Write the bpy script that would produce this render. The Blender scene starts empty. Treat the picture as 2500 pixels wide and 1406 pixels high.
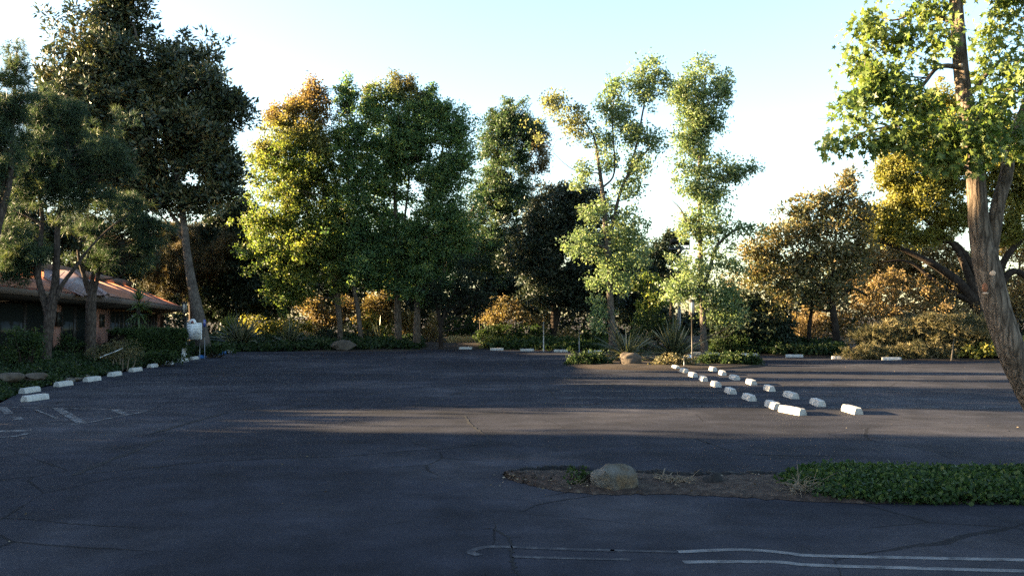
import bpy, bmesh, math, random
import numpy as np
from mathutils import Vector

scene = bpy.context.scene
col = scene.collection
R = math.radians

# ------------------------------------------------------------------ camera
F, CX, CY, HZ, H = 2150.0, 1250.0, 703.0, 772.0, 2.35
PITCH = math.atan((HZ - CY) / F)
cam_d = bpy.data.cameras.new('camera')
cam = bpy.data.objects.new('camera', cam_d); col.objects.link(cam)
cam.location = (0, 0, H); cam.rotation_euler = (math.pi / 2 + PITCH, 0, 0)
cam_d.sensor_fit = 'HORIZONTAL'; cam_d.sensor_width = 36.0
cam_d.lens = 36.0 * F / 2500.0
cam_d.clip_start = 0.1; cam_d.clip_end = 3000
scene.camera = cam

# ------------------------------------------------------------------ light
SUN_EL, SUN_AZ = 10.3, 84.0            # azimuth: degrees to the left of the view direction
world = bpy.data.worlds.new('World'); scene.world = world
world.use_nodes = True
wn = world.node_tree
sky = wn.nodes.new('ShaderNodeTexSky'); sky.sky_type = 'NISHITA'
sky.sun_disc = False
sky.sun_elevation = R(SUN_EL); sky.sun_rotation = R(-SUN_AZ)
sky.air_density = 1.0; sky.dust_density = 1.0; sky.ozone_density = 1.5
bg = wn.nodes['Background']
wn.links.new(sky.outputs[0], bg.inputs[0]); bg.inputs[1].default_value = 0.05
sd = bpy.data.lights.new('sun', 'SUN'); sd.energy = 5.0; sd.angle = R(0.5); sd.color = (1.0, 0.74, 0.42)
sun = bpy.data.objects.new('sun', sd); col.objects.link(sun)
sdir = Vector((-math.sin(R(SUN_AZ)) * math.cos(R(SUN_EL)), math.cos(R(SUN_AZ)) * math.cos(R(SUN_EL)), math.sin(R(SUN_EL))))
sun.rotation_euler = sdir.to_track_quat('Z', 'Y').to_euler()
sun.location = (-60, 10, 40)
vs = scene.view_settings
vs.view_transform = 'Standard'; vs.look = 'None'; vs.gamma = 1.0; vs.use_curve_mapping = False
vs.exposure = 3.75
scene.cycles.max_bounces = 5; scene.cycles.diffuse_bounces = 3; scene.cycles.transmission_bounces = 3
scene.cycles.transparent_max_bounces = 4; scene.cycles.glossy_bounces = 2
scene.cycles.use_denoising = False

# ------------------------------------------------------------------ helpers
rng = np.random.default_rng(7)
random.seed(7)

def ray(px, py):
    dx, dz = (px - CX) / F, (CY - py) / F
    return dx, math.cos(PITCH) - math.sin(PITCH) * dz, math.sin(PITCH) + math.cos(PITCH) * dz

def P(px, py, Y):
    x, y, z = ray(px, py); t = Y / y
    return np.array([x * t, Y, H + z * t])

def G(px, py, z=0.0):
    x, y, zz = ray(px, py); t = (z - H) / zz
    return np.array([x * t, y * t, z])

def tag(o, label=None, cat=None, group=None, kind=None):
    if label: o['label'] = label
    if cat: o['category'] = cat
    if group: o['group'] = group
    if kind: o['kind'] = kind
    return o

def empty(name, loc, label, cat, group=None):
    o = bpy.data.objects.new(name, None); col.objects.link(o)
    o.location = [float(v) for v in loc]; o.empty_display_size = 0.2
    return tag(o, label, cat, group)

def np_mesh(name, verts, faces_list, mat, parent=None, smooth=False, rnd=None, aut=None):
    """faces_list: list of (n,k) index arrays. verts in world space; parent is at a location without rotation."""
    v = np.asarray(verts, dtype=np.float32)
    if parent is not None:
        v = v - np.array(parent_loc(parent), dtype=np.float32)
    me = bpy.data.meshes.new(name)
    me.vertices.add(len(v)); me.vertices.foreach_set('co', v.ravel())
    loops, starts, tot = [], [], 0
    for f in faces_list:
        f = np.asarray(f, dtype=np.int32)
        if len(f) == 0: continue
        k = f.shape[1]
        loops.append(f.ravel()); starts.append(tot + np.arange(len(f)) * k); tot += f.size
    loops = np.concatenate(loops); starts = np.concatenate(starts)
    me.loops.add(len(loops)); me.loops.foreach_set('vertex_index', loops.astype(np.int32))
    me.polygons.add(len(starts)); me.polygons.foreach_set('loop_start', starts.astype(np.int32))
    if smooth: me.polygons.foreach_set('use_smooth', np.ones(len(starts), dtype=bool))
    for nm, arr in (('rnd', rnd), ('aut', aut)):
        if arr is not None:
            a = me.attributes.new(nm, 'FLOAT', 'POINT'); a.data.foreach_set('value', np.asarray(arr, dtype=np.float32))
    me.update(calc_edges=True)
    me.materials.append(mat)
    o = bpy.data.objects.new(name, me); col.objects.link(o)
    if parent is not None: o.parent = parent
    return o

def parent_loc(p):
    l = Vector(p.location)
    while p.parent is not None:
        p = p.parent; l = l + Vector(p.location)
    return l

class MB:
    """collects solids in world space and links them as one mesh object"""
    def __init__(s): s.v = []; s.f = {}; s.n = 0
    def add(s, verts, faces):
        for f in faces: s.f.setdefault(len(f), []).append([i + s.n for i in f])
        s.v.extend([tuple(map(float, q)) for q in verts]); s.n = len(s.v)
    def hexa(s, a, b, c, d, e, f, g, h):      # bottom a b c d (ccw from above), top e f g h
        s.add([a, b, c, d, e, f, g, h], [(3, 2, 1, 0), (4, 5, 6, 7), (0, 1, 5, 4), (1, 2, 6, 5), (2, 3, 7, 6), (3, 0, 4, 7)])
    def box(s, x0, x1, y0, y1, z0, z1):
        s.hexa((x0, y0, z0), (x1, y0, z0), (x1, y1, z0), (x0, y1, z0), (x0, y0, z1), (x1, y0, z1), (x1, y1, z1), (x0, y1, z1))
    def wall(s, p, q, z0, z1, t, z0b=None, z1b=None):   # slab from p to q, thickness t to the left of p->q
        p = np.array(p[:2], float); q = np.array(q[:2], float); d = (q - p) / np.linalg.norm(q - p); n = np.array([-d[1], d[0]]) * t
        z0b = z0 if z0b is None else z0b; z1b = z1 if z1b is None else z1b
        A, B, C, D = p, q, q + n, p + n
        s.hexa((*A, z0), (*B, z0b), (*C, z0b), (*D, z0), (*A, z1), (*B, z1b), (*C, z1b), (*D, z1))
    def prism(s, poly, off):
        n = len(poly); off = np.array(off, float)
        vs_ = [np.array(p, float) for p in poly]; vs_ = vs_ + [p + off for p in vs_]
        s.add(vs_, [tuple(range(n - 1, -1, -1)), tuple(range(n, 2 * n))] + [(i, (i + 1) % n, n + (i + 1) % n, n + i) for i in range(n)])
    def cyl(s, p, q, r0, r1=None, n=12):
        r1 = r0 if r1 is None else r1
        v, f = tube_arrays([p, q], [r0, r1], n, smoothed=False)
        s.add(v, [tuple(x) for x in f])
        s.f.setdefault(n, []).append([s.n - len(v) + i for i in range(n)][::-1]); s.f[n].append([s.n - n + i for i in range(n)])
    def build(s, name, mat, parent=None, smooth=False):
        return np_mesh(name, np.array(s.v), [np.array(x) for x in s.f.values()], mat, parent, smooth)

def catmull(pts, vals, m):
    pts = np.asarray(pts, float); vals = np.asarray(vals, float); n = len(pts)
    if n < 3: m = max(m, 2)
    e = np.vstack([2 * pts[0] - pts[1], pts, 2 * pts[-1] - pts[-2]])
    out, ov = [], []
    for i in range(n - 1):
        p0, p1, p2, p3 = e[i], e[i + 1], e[i + 2], e[i + 3]
        for k in range(m):
            t = k / m
            out.append(0.5 * ((2 * p1) + (-p0 + p2) * t + (2 * p0 - 5 * p1 + 4 * p2 - p3) * t * t + (-p0 + 3 * p1 - 3 * p2 + p3) * t ** 3))
            ov.append(vals[i] * (1 - t) + vals[i + 1] * t)
    out.append(pts[-1]); ov.append(vals[-1])
    return np.array(out), np.array(ov)

def tube_arrays(pts, rad, n=8, smoothed=True, m=5, bump=0.0):
    pts = np.asarray(pts, float); rad = np.asarray(rad, float)
    if smoothed: pts, rad = catmull(pts, rad, m)
    k = len(pts)
    tan = np.gradient(pts, axis=0); tan /= np.linalg.norm(tan, axis=1)[:, None] + 1e-9
    ref = np.array([0.31, 0.95, 0.05]) if abs(tan[0][1]) < 0.8 else np.array([1.0, 0, 0])
    a = np.cross(tan, ref); a /= np.linalg.norm(a, axis=1)[:, None] + 1e-9
    b = np.cross(tan, a)
    th = np.arange(n) * 2 * math.pi / n
    rr = rad[:, None] * np.ones(n)[None]
    if bump: rr = rr * (1 + bump * np.sin(3 * th[None] + pts[:, 2:3] * 1.3) + bump * rng.normal(size=rr.shape) * 0.5)
    v = pts[:, None] + rr[..., None] * (np.cos(th)[None, :, None] * a[:, None] + np.sin(th)[None, :, None] * b[:, None])
    i = np.arange(k - 1)[:, None] * n + np.arange(n)[None]; j = np.arange(k - 1)[:, None] * n + (np.arange(n)[None] + 1) % n
    f = np.stack([i, i + n, j + n, j], -1).reshape(-1, 4)
    return v.reshape(-1, 3), f

# --- materials
def new_mat(name):
    m = bpy.data.materials.new(name); m.use_nodes = True
    nt = m.node_tree
    return m, nt, nt.nodes, nt.links, nt.nodes['Principled BSDF']

def ramp(N, stops):
    r = N.new('ShaderNodeValToRGB'); el = r.color_ramp.elements
    while len(el) < len(stops): el.new(0.5)
    for e, (p, c) in zip(el, stops): e.position = p; e.color = (*c, 1)
    return r

def leaf_mat(name, stops, trans=0.45, rough=0.55, aut=None, spec=0.3, tboost=1.6):
    m, nt, N, L, b = new_mat(name)
    at = N.new('ShaderNodeAttribute'); at.attribute_name = 'rnd'
    r = ramp(N, stops); L.new(at.outputs['Fac'], r.inputs[0])
    c = r.outputs[0]
    if aut:
        a2 = N.new('ShaderNodeAttribute'); a2.attribute_name = 'aut'
        r2 = ramp(N, aut); L.new(at.outputs['Fac'], r2.inputs[0])
        mx = N.new('ShaderNodeMix'); mx.data_type = 'RGBA'
        L.new(a2.outputs['Fac'], mx.inputs[0]); L.new(c, mx.inputs[6]); L.new(r2.outputs[0], mx.inputs[7]); c = mx.outputs[2]
    L.new(c, b.inputs['Base Color']); b.inputs['Roughness'].default_value = rough
    b.inputs['Specular IOR Level'].default_value = spec
    t = N.new('ShaderNodeBsdfTranslucent')
    g = N.new('ShaderNodeMix'); g.data_type = 'RGBA'; g.blend_type = 'MULTIPLY'; g.inputs[0].default_value = 1
    L.new(c, g.inputs[6]); g.inputs[7].default_value = (tboost * 1.05, tboost * 1.08, tboost * 0.65, 1); L.new(g.outputs[2], t.inputs[0])
    mix = N.new('ShaderNodeMixShader'); mix.inputs[0].default_value = trans
    L.new(b.outputs[0], mix.inputs[1]); L.new(t.outputs[0], mix.inputs[2])
    L.new(mix.outputs[0], N['Material Output'].inputs[0])
    return m

def bark_mat(name, c0, c1, scale=16.0, zs=0.14, bump=0.8):
    m, nt, N, L, b = new_mat(name)
    tc = N.new('ShaderNodeTexCoord')
    nz = N.new('ShaderNodeTexNoise'); nz.inputs['Scale'].default_value = 5.0; nz.inputs['Detail'].default_value = 4; L.new(tc.outputs['Object'], nz.inputs[0])
    wp = N.new('ShaderNodeMix'); wp.data_type = 'RGBA'; wp.inputs[0].default_value = 0.07
    L.new(tc.outputs['Object'], wp.inputs[6]); L.new(nz.outputs['Color'], wp.inputs[7])
    mp = N.new('ShaderNodeMapping'); mp.inputs['Scale'].default_value = (1, 1, zs); L.new(wp.outputs[2], mp.inputs[0])
    n1 = N.new('ShaderNodeTexNoise'); n1.inputs['Scale'].default_value = scale * 2; n1.inputs['Detail'].default_value = 7; n1.inputs['Roughness'].default_value = 0.7; L.new(mp.outputs[0], n1.inputs[0])
    vo = N.new('ShaderNodeTexVoronoi'); vo.feature = 'DISTANCE_TO_EDGE'; vo.inputs['Scale'].default_value = scale; L.new(mp.outputs[0], vo.inputs[0])
    mr = N.new('ShaderNodeMapRange'); mr.inputs[1].default_value = 0.0; mr.inputs[2].default_value = 0.30; L.new(vo.outputs['Distance'], mr.inputs[0])
    mr2 = N.new('ShaderNodeMapRange'); mr2.inputs[1].default_value = 0.25; mr2.inputs[2].default_value = 0.75; L.new(n1.outputs[0], mr2.inputs[0])
    mu = N.new('ShaderNodeMix'); mu.data_type = 'FLOAT'; mu.inputs[0].default_value = 0.55; L.new(mr.outputs[0], mu.inputs[2]); L.new(mr2.outputs[0], mu.inputs[3])
    n3 = N.new('ShaderNodeTexNoise'); n3.inputs['Scale'].default_value = 1.6; n3.inputs['Detail'].default_value = 3; L.new(tc.outputs['Object'], n3.inputs[0])
    r = ramp(N, [(0.12, c0), (0.75, c1)]); L.new(mu.outputs[0], r.inputs[0])
    mr3 = N.new('ShaderNodeMapRange'); mr3.inputs[1].default_value = 0.3; mr3.inputs[2].default_value = 0.7; mr3.inputs[3].default_value = 0.7; mr3.inputs[4].default_value = 1.2; L.new(n3.outputs[0], mr3.inputs[0])
    mx = N.new('ShaderNodeVectorMath'); mx.operation = 'MULTIPLY'; L.new(r.outputs[0], mx.inputs[0]); L.new(mr3.outputs[0], mx.inputs[1])
    L.new(mx.outputs[0], b.inputs['Base Color'])
    b.inputs['Roughness'].default_value = 0.95; b.inputs['Specular IOR Level'].default_value = 0.05
    bp = N.new('ShaderNodeBump'); bp.inputs['Strength'].default_value = bump; bp.inputs['Distance'].default_value = 0.02
    L.new(mu.outputs[0], bp.inputs['Height']); L.new(bp.outputs[0], b.inputs['Normal'])
    return m

def noise_mat(name, stops, scale=5.0, rough=0.85, bump=0.3, bscale=None, spec=0.2, detail=8, metal=0.0, obj_rand=False):
    m, nt, N, L, b = new_mat(name)
    tc = N.new('ShaderNodeTexCoord'); src = tc.outputs['Object']
    if obj_rand:
        oi = N.new('ShaderNodeObjectInfo'); ad = N.new('ShaderNodeVectorMath'); ad.operation = 'ADD'
        sc_ = N.new('ShaderNodeMath'); sc_.operation = 'MULTIPLY'; sc_.inputs[1].default_value = 50
        L.new(oi.outputs['Random'], sc_.inputs[0]); L.new(src, ad.inputs[0]); L.new(sc_.outputs[0], ad.inputs[1]); src = ad.outputs[0]
    n1 = N.new('ShaderNodeTexNoise'); n1.inputs['Scale'].default_value = scale; n1.inputs['Detail'].default_value = detail; n1.inputs['Roughness'].default_value = 0.65
    L.new(src, n1.inputs[0])
    r = ramp(N, stops); L.new(n1.outputs[0], r.inputs[0]); L.new(r.outputs[0], b.inputs['Base Color'])
    b.inputs['Roughness'].default_value = rough; b.inputs['Specular IOR Level'].default_value = spec; b.inputs['Metallic'].default_value = metal
    if bump:
        n2 = N.new('ShaderNodeTexNoise'); n2.inputs['Scale'].default_value = bscale or scale * 4; n2.inputs['Detail'].default_value = 5
        L.new(src, n2.inputs[0])
        bp = N.new('ShaderNodeBump'); bp.inputs['Strength'].default_value = bump; bp.inputs['Distance'].default_value = 0.02
        L.new(n2.outputs[0], bp.inputs['Height']); L.new(bp.outputs[0], b.inputs['Normal'])
    return m

def plain(name, c, rough=0.6, metal=0.0, spec=0.3):
    v = 0.12
    return noise_mat(name, [(0.3, tuple(x * (1 - v) for x in c)), (0.7, tuple(min(1, x * (1 + v)) for x in c))], 6, rough, 0.05, 40, spec, 4, metal)

M = {}
# asphalt: mottled, with fine grain, sealed patches and hairline cracks
def asphalt():
    m, nt, N, L, b = new_mat('asphalt')
    tc = N.new('ShaderNodeTexCoord'); p = tc.outputs['Object']
    def noise(s, d=6, ro=0.6):
        n = N.new('ShaderNodeTexNoise'); n.inputs['Scale'].default_value = s; n.inputs['Detail'].default_value = d; n.inputs['Roughness'].default_value = ro
        L.new(p, n.inputs[0]); return n
    big, mid, fine = noise(0.13, 5), noise(1.1, 6), noise(55, 3, 0.8)
    r1 = ramp(N, [(0.38, (0.0122, 0.0130, 0.0188)), (0.5, (0.0200, 0.0208, 0.0282)), (0.60, (0.037, 0.0365, 0.044))]); L.new(big.outputs[0], r1.inputs[0])
    def mul(a, c_out, lo, hi, f0, f1):
        mr = N.new('ShaderNodeMapRange'); mr.inputs[1].default_value = lo; mr.inputs[2].default_value = hi; mr.inputs[3].default_value = f0; mr.inputs[4].default_value = f1
        L.new(c_out, mr.inputs[0])
        mx = N.new('ShaderNodeVectorMath'); mx.operation = 'MULTIPLY'; L.new(a, mx.inputs[0]); L.new(mr.outputs[0], mx.inputs[1]); return mx.outputs[0]
    c = mul(r1.outputs[0], mid.outputs[0], 0.3, 0.7, 0.62, 1.35)
    g2 = noise(16, 4, 0.75); c = mul(c, g2.outputs[0], 0.3, 0.7, 0.82, 1.18)
    c = mul(c, fine.outputs[0], 0.3, 0.75, 0.72, 1.3)
    # streaks left by the paver and traffic, along the aisle
    mp = N.new('ShaderNodeMapping'); mp.inputs['Scale'].default_value = (0.12, 1.1, 1); L.new(p, mp.inputs[0])
    st = N.new('ShaderNodeTexNoise'); st.inputs['Scale'].default_value = 1.0; st.inputs['Detail'].default_value = 4; L.new(mp.outputs[0], st.inputs[0])
    c = mul(c, st.outputs[0], 0.35, 0.65, 0.84, 1.12)
    # cracks
    wv = N.new('ShaderNodeMix'); wv.data_type = 'RGBA'; wv.inputs[0].default_value = 0.16
    wn_ = noise(0.9, 5); L.new(p, wv.inputs[6]); L.new(wn_.outputs['Color'], wv.inputs[7])
    vo = N.new('ShaderNodeTexVoronoi'); vo.feature = 'DISTANCE_TO_EDGE'; vo.inputs['Scale'].default_value = 0.33; L.new(wv.outputs[2], vo.inputs[0])
    mk = noise(0.25, 2); 
    th = N.new('ShaderNodeMapRange'); th.inputs[1].default_value = 0.45; th.inputs[2].default_value = 0.65; th.inputs[3].default_value = 0.0; th.inputs[4].default_value = 0.008; L.new(mk.outputs[0], th.inputs[0])
    lt = N.new('ShaderNodeMath'); lt.operation = 'LESS_THAN'; L.new(vo.outputs['Distance'], lt.inputs[0]); L.new(th.outputs[0], lt.inputs[1])
    c = mul(c, lt.outputs[0], 0, 1, 1.0, 0.45)
    L.new(c, b.inputs['Base Color'])
    b.inputs['Roughness'].default_value = 0.95; b.inputs['Specular IOR Level'].default_value = 0.08
    bp = N.new('ShaderNodeBump'); bp.inputs['Strength'].default_value = 0.55; bp.inputs['Distance'].default_value = 0.006
    L.new(fine.outputs[0], bp.inputs['Height']); L.new(bp.outputs[0], b.inputs['Normal'])
    return m
M['asphalt'] = asphalt()
M['soil'] = noise_mat('soil', [(0.3, (0.012, 0.008, 0.006)), (0.55, (0.025, 0.017, 0.012)), (0.8, (0.05, 0.036, 0.026))], 3.0, 0.95, 0.8, 30)
M['dry_soil'] = noise_mat('dry_soil', [(0.3, (0.014, 0.010, 0.008)), (0.5, (0.032, 0.021, 0.016)), (0.7, (0.075, 0.055, 0.042))], 9.0, 0.95, 1.0, 60)
M['tar'] = noise_mat('broken_asphalt', [(0.3, (0.008, 0.008, 0.009)), (0.7, (0.025, 0.024, 0.024))], 8, 0.9, 0.8, 30)
M['crack'] = noise_mat('crack_dark', [(0.3, (0.003, 0.0034, 0.005)), (0.7, (0.008, 0.0086, 0.012))], 8, 0.95, 0)
M['line'] = noise_mat('worn_line_paint', [(0.42, (0.024, 0.022, 0.026)), (0.51, (0.06, 0.06, 0.065)), (0.60, (0.13, 0.13, 0.135))], 5.0, 0.8, 0, detail=10)
M['line_faint'] = noise_mat('almost_gone_line_paint', [(0.44, (0.020, 0.021, 0.028)), (0.54, (0.034, 0.034, 0.040)), (0.62, (0.075, 0.075, 0.08))], 7.0, 0.9, 0, detail=12)
M['line_fresh'] = noise_mat('line_paint', [(0.32, (0.024, 0.022, 0.026)), (0.46, (0.09, 0.09, 0.095)), (0.7, (0.16, 0.16, 0.165))], 5.0, 0.8, 0, detail=10)
M['blue_paint'] = noise_mat('blue_kerb_paint', [(0.3, (0.02, 0.07, 0.2)), (0.7, (0.03, 0.13, 0.36))], 5, 0.6, 0.2)
M['white_conc'] = noise_mat('white_painted_concrete', [(0.27, (0.10, 0.095, 0.09)), (0.37, (0.28, 0.27, 0.255)), (0.7, (0.42, 0.41, 0.395))], 7, 0.8, 0.35, 40, 0.2, 10, obj_rand=True)
M['rock_brown'] = noise_mat('shaded_brown_rock', [(0.25, (0.03, 0.025, 0.02)), (0.5, (0.07, 0.055, 0.042)), (0.8, (0.12, 0.10, 0.08))], 4, 0.9, 0.9, 22, 0.2, 12, obj_rand=True)  # tan rock, its colour darkened for boulders that lie in shade
def granite():
    m, nt, N, L, b = new_mat('granite')
    tc = N.new('ShaderNodeTexCoord')
    def nz(sc, d): n = N.new('ShaderNodeTexNoise'); n.inputs['Scale'].default_value = sc; n.inputs['Detail'].default_value = d; n.inputs['Roughness'].default_value = .7; L.new(tc.outputs['Object'], n.inputs[0]); return n
    a, f, sp = nz(3.2, 6), nz(26, 8), nz(90, 2)
    r = ramp(N, [(0.40, (0.135, 0.128, 0.116)), (0.50, (0.10, 0.09, 0.075)), (0.60, (0.115, 0.083, 0.053))]); L.new(a.outputs[0], r.inputs[0])
    def mul(c, o, lo, hi):
        mr = N.new('ShaderNodeMapRange'); mr.inputs[1].default_value = .3; mr.inputs[2].default_value = .7; mr.inputs[3].default_value = lo; mr.inputs[4].default_value = hi; L.new(o, mr.inputs[0])
        mx = N.new('ShaderNodeVectorMath'); mx.operation = 'MULTIPLY'; L.new(c, mx.inputs[0]); L.new(mr.outputs[0], mx.inputs[1]); return mx.outputs[0]
    c = mul(mul(r.outputs[0], f.outputs[0], .55, 1.4), sp.outputs[0], .6, 1.4)
    L.new(c, b.inputs['Base Color']); b.inputs['Roughness'].default_value = .95; b.inputs['Specular IOR Level'].default_value = .1
    bp = N.new('ShaderNodeBump'); bp.inputs['Strength'].default_value = 1.0; bp.inputs['Distance'].default_value = .04; L.new(f.outputs[0], bp.inputs['Height']); L.new(bp.outputs[0], b.inputs['Normal'])
    return m
M['rock'] = granite()
M['bark_gum'] = bark_mat('sweetgum_bark', (0.022, 0.017, 0.013), (0.165, 0.128, 0.098), 15, 0.12, 1.0)
M['bark_grey'] = bark_mat('grey_bark', (0.03, 0.025, 0.022), (0.12, 0.10, 0.083), 14, 0.25, 0.4)
M['bark_pine'] = bark_mat('pine_bark', (0.018, 0.014, 0.012), (0.085, 0.066, 0.055), 12, 0.25, 0.8)
M['bark_dark'] = bark_mat('dark_bark', (0.010, 0.008, 0.007), (0.045, 0.035, 0.028), 12, 0.2, 0.6)
M['cutwood'] = noise_mat('cut_wood', [(0.3, (0.45, 0.28, 0.18)), (0.7, (0.68, 0.50, 0.36))], 9, 0.8, 0.1)
M['stain'] = noise_mat('orange_sap_bark', [(0.3, (0.16, 0.06, 0.03)), (0.7, (0.30, 0.13, 0.07))], 9, 0.9, 0.5)
G1 = [(0.0, (0.030, 0.055, 0.014)), (0.45, (0.060, 0.10, 0.022)), (0.8, (0.10, 0.135, 0.026)), (1.0, (0.16, 0.17, 0.035))]
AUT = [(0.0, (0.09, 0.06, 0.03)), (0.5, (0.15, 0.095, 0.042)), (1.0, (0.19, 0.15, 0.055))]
M['gum'] = leaf_mat('sweetgum_leaves', [(0.0, (0.030, 0.062, 0.032)), (0.45, (0.066, 0.122, 0.048)), (0.8, (0.13, 0.175, 0.052)), (1.0, (0.20, 0.215, 0.06))], 0.42, 0.5, AUT, tboost=1.5)
M['gum_shade'] = leaf_mat('shaded_sweetgum_leaves', [(0.0, (0.016, 0.036, 0.022)), (0.45, (0.036, 0.066, 0.034)), (0.8, (0.065, 0.095, 0.035)), (1.0, (0.11, 0.12, 0.04))], 0.35, 0.5, AUT, tboost=1.4)  # darker copy of the sweetgum leaves, shade put into the colour
M['gum_light'] = leaf_mat('sunlit_sweetgum_leaves', [(0.0, (0.045, 0.085, 0.04)), (0.45, (0.11, 0.155, 0.075)), (0.8, (0.19, 0.225, 0.11)), (1.0, (0.27, 0.27, 0.15))], 0.45, 0.42, AUT, tboost=1.5)  # lighter copy for the island trees, bright sun put into the colour
M['gum_gold'] = leaf_mat('sunlit_gold_sweetgum_leaves', [(0.0, (0.030, 0.060, 0.020)), (0.4, (0.080, 0.115, 0.03)), (0.8, (0.165, 0.175, 0.04)), (1.0, (0.23, 0.20, 0.055))], 0.45, 0.5, AUT, tboost=1.6)  # gold is partly leaf colour, partly sunlight put into the ramp
M['gum_near'] = leaf_mat('near_sweetgum_leaves', [(0.0, (0.035, 0.062, 0.016)), (0.4, (0.085, 0.125, 0.03)), (0.75, (0.15, 0.18, 0.045)), (1.0, (0.22, 0.215, 0.06))], 0.42, 0.45, tboost=1.5)
M['magnolia'] = leaf_mat('magnolia_leaves', [(0.0, (0.016, 0.027, 0.020)), (0.42, (0.034, 0.050, 0.030)), (0.72, (0.072, 0.080, 0.032)), (0.91, (0.14, 0.11, 0.04)), (1.0, (0.20, 0.13, 0.05))], 0.12, 0.42, spec=0.35)  # brown undersides, plus the gold sheen of sunlit leaves painted into the ramp
M['magnolia_dark'] = leaf_mat('shaded_magnolia_leaves', [(0.0, (0.010, 0.018, 0.013)), (0.55, (0.022, 0.034, 0.021)), (0.9, (0.045, 0.050, 0.024)), (1.0, (0.10, 0.07, 0.03))], 0.10, 0.45, spec=0.3)  # darker, less brown magnolia copy with the crown's shade in its colour
M['magnolia_brown'] = leaf_mat('tawny_magnolia_leaves', [(0.0, (0.030, 0.038, 0.018)), (0.35, (0.075, 0.078, 0.028)), (0.7, (0.15, 0.115, 0.046)), (1.0, (0.22, 0.155, 0.07))], 0.2, 0.45, spec=0.4)
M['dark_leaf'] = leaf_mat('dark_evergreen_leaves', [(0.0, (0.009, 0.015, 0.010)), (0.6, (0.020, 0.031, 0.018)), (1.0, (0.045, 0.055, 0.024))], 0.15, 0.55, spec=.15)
M['olive'] = leaf_mat('olive_green_leaves', [(0.0, (0.06, 0.078, 0.02)), (0.5, (0.145, 0.14, 0.03)), (1.0, (0.25, 0.205, 0.045))], 0.4, 0.5)
M['orange'] = leaf_mat('autumn_orange_leaves', [(0.0, (0.06, 0.042, 0.02)), (0.5, (0.135, 0.092, 0.04)), (1.0, (0.21, 0.15, 0.065))], 0.35, 0.6)
M['tan'] = leaf_mat('tan_shrub_leaves', [(0.0, (0.05, 0.045, 0.016)), (0.5, (0.14, 0.10, 0.04)), (1.0, (0.24, 0.17, 0.075))], 0.3, 0.6)
M['juniper'] = leaf_mat('juniper_sprays', [(0.0, (0.026, 0.032, 0.016)), (0.5, (0.088, 0.078, 0.034)), (1.0, (0.20, 0.155, 0.075))], 0.2, 0.6)
M['hedge'] = leaf_mat('hedge_leaves', [(0.0, (0.010, 0.022, 0.008)), (0.6, (0.026, 0.044, 0.014)), (1.0, (0.058, 0.075, 0.022))], 0.3, 0.55, spec=.15)
M['hedge_near'] = leaf_mat('near_ground_cover_leaves', [(0.0, (0.010, 0.024, 0.009)), (0.6, (0.028, 0.052, 0.017)), (0.93, (0.065, 0.088, 0.024)), (1.0, (0.15, 0.14, 0.035))], 0.3, 0.55, spec=.15)
M['ivy'] = leaf_mat('ivy_leaves', [(0.0, (0.008, 0.017, 0.007)), (0.6, (0.019, 0.034, 0.012)), (0.93, (0.042, 0.056, 0.018)), (1.0, (0.09, 0.085, 0.02))], 0.25, 0.5, spec=.15)
M['palm'] = leaf_mat('palm_fronds', [(0.0, (0.05, 0.075, 0.02)), (1.0, (0.15, 0.17, 0.05))], 0.3, 0.5)
M['pine'] = leaf_mat('pine_needles', [(0.0, (0.018, 0.036, 0.022)), (0.6, (0.042, 0.066, 0.032)), (1.0, (0.115, 0.125, 0.05))], 0.25, 0.55)
M['pine_brown'] = leaf_mat('sunlit_pine_needles', [(0.0, (0.018, 0.022, 0.010)), (0.5, (0.06, 0.05, 0.022)), (1.0, (0.15, 0.095, 0.04))], 0.25, 0.55)  # orange of low sun on pine needles, put into the leaf colour
M['flax'] = leaf_mat('flax_blades', [(0.0, (0.02, 0.03, 0.016)), (0.6, (0.06, 0.065, 0.035)), (1.0, (0.20, 0.18, 0.11))], 0.15, 0.4)
M['yucca'] = leaf_mat('yucca_blades', [(0.0, (0.03, 0.05, 0.025)), (0.6, (0.07, 0.10, 0.035)), (1.0, (0.16, 0.17, 0.05))], 0.3, 0.4)
M['straw'] = leaf_mat('dry_grass', [(0.0, (0.22, 0.16, 0.08)), (1.0, (0.50, 0.38, 0.22))], 0.4, 0.7, tboost=1.0)
M['litter'] = leaf_mat('fallen_leaves', [(0.0, (0.05, 0.035, 0.024)), (0.6, (0.10, 0.075, 0.05)), (1.0, (0.22, 0.19, 0.14))], 0.0, 0.8)
M['twig'] = noise_mat('dry_twigs', [(0.3, (0.09, 0.07, 0.05)), (0.7, (0.21, 0.17, 0.125))], 6, 0.9, 0)
M['dark_metal'] = plain('bronze_metal', (0.03, 0.026, 0.022), 0.5, 0.3)
M['grey_metal'] = plain('galvanised_steel', (0.15, 0.155, 0.16), 0.45, 0.7)
M['lamp_panel'] = plain('lamp_panel', (0.42, 0.38, 0.32), 0.35)
M['sign_white'] = plain('sign_white', (0.62, 0.62, 0.62), 0.5)
M['sign_ink'] = plain('sign_ink', (0.10, 0.10, 0.13), 0.6)
M['sign_blue'] = plain('sign_blue', (0.03, 0.05, 0.26), 0.5)
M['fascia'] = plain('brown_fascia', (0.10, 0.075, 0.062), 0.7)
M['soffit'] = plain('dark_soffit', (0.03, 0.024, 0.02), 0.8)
M['pink_panel'] = plain('pale_pink_metal', (0.17, 0.12, 0.112), 0.6)
M['seam'] = plain('seam_metal', (0.22, 0.15, 0.14), 0.6)
M['mullion'] = plain('window_frame', (0.015, 0.012, 0.010), 0.5)
M['roof_cap'] = plain('roof_cap', (0.13, 0.085, 0.065), 0.8)
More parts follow.
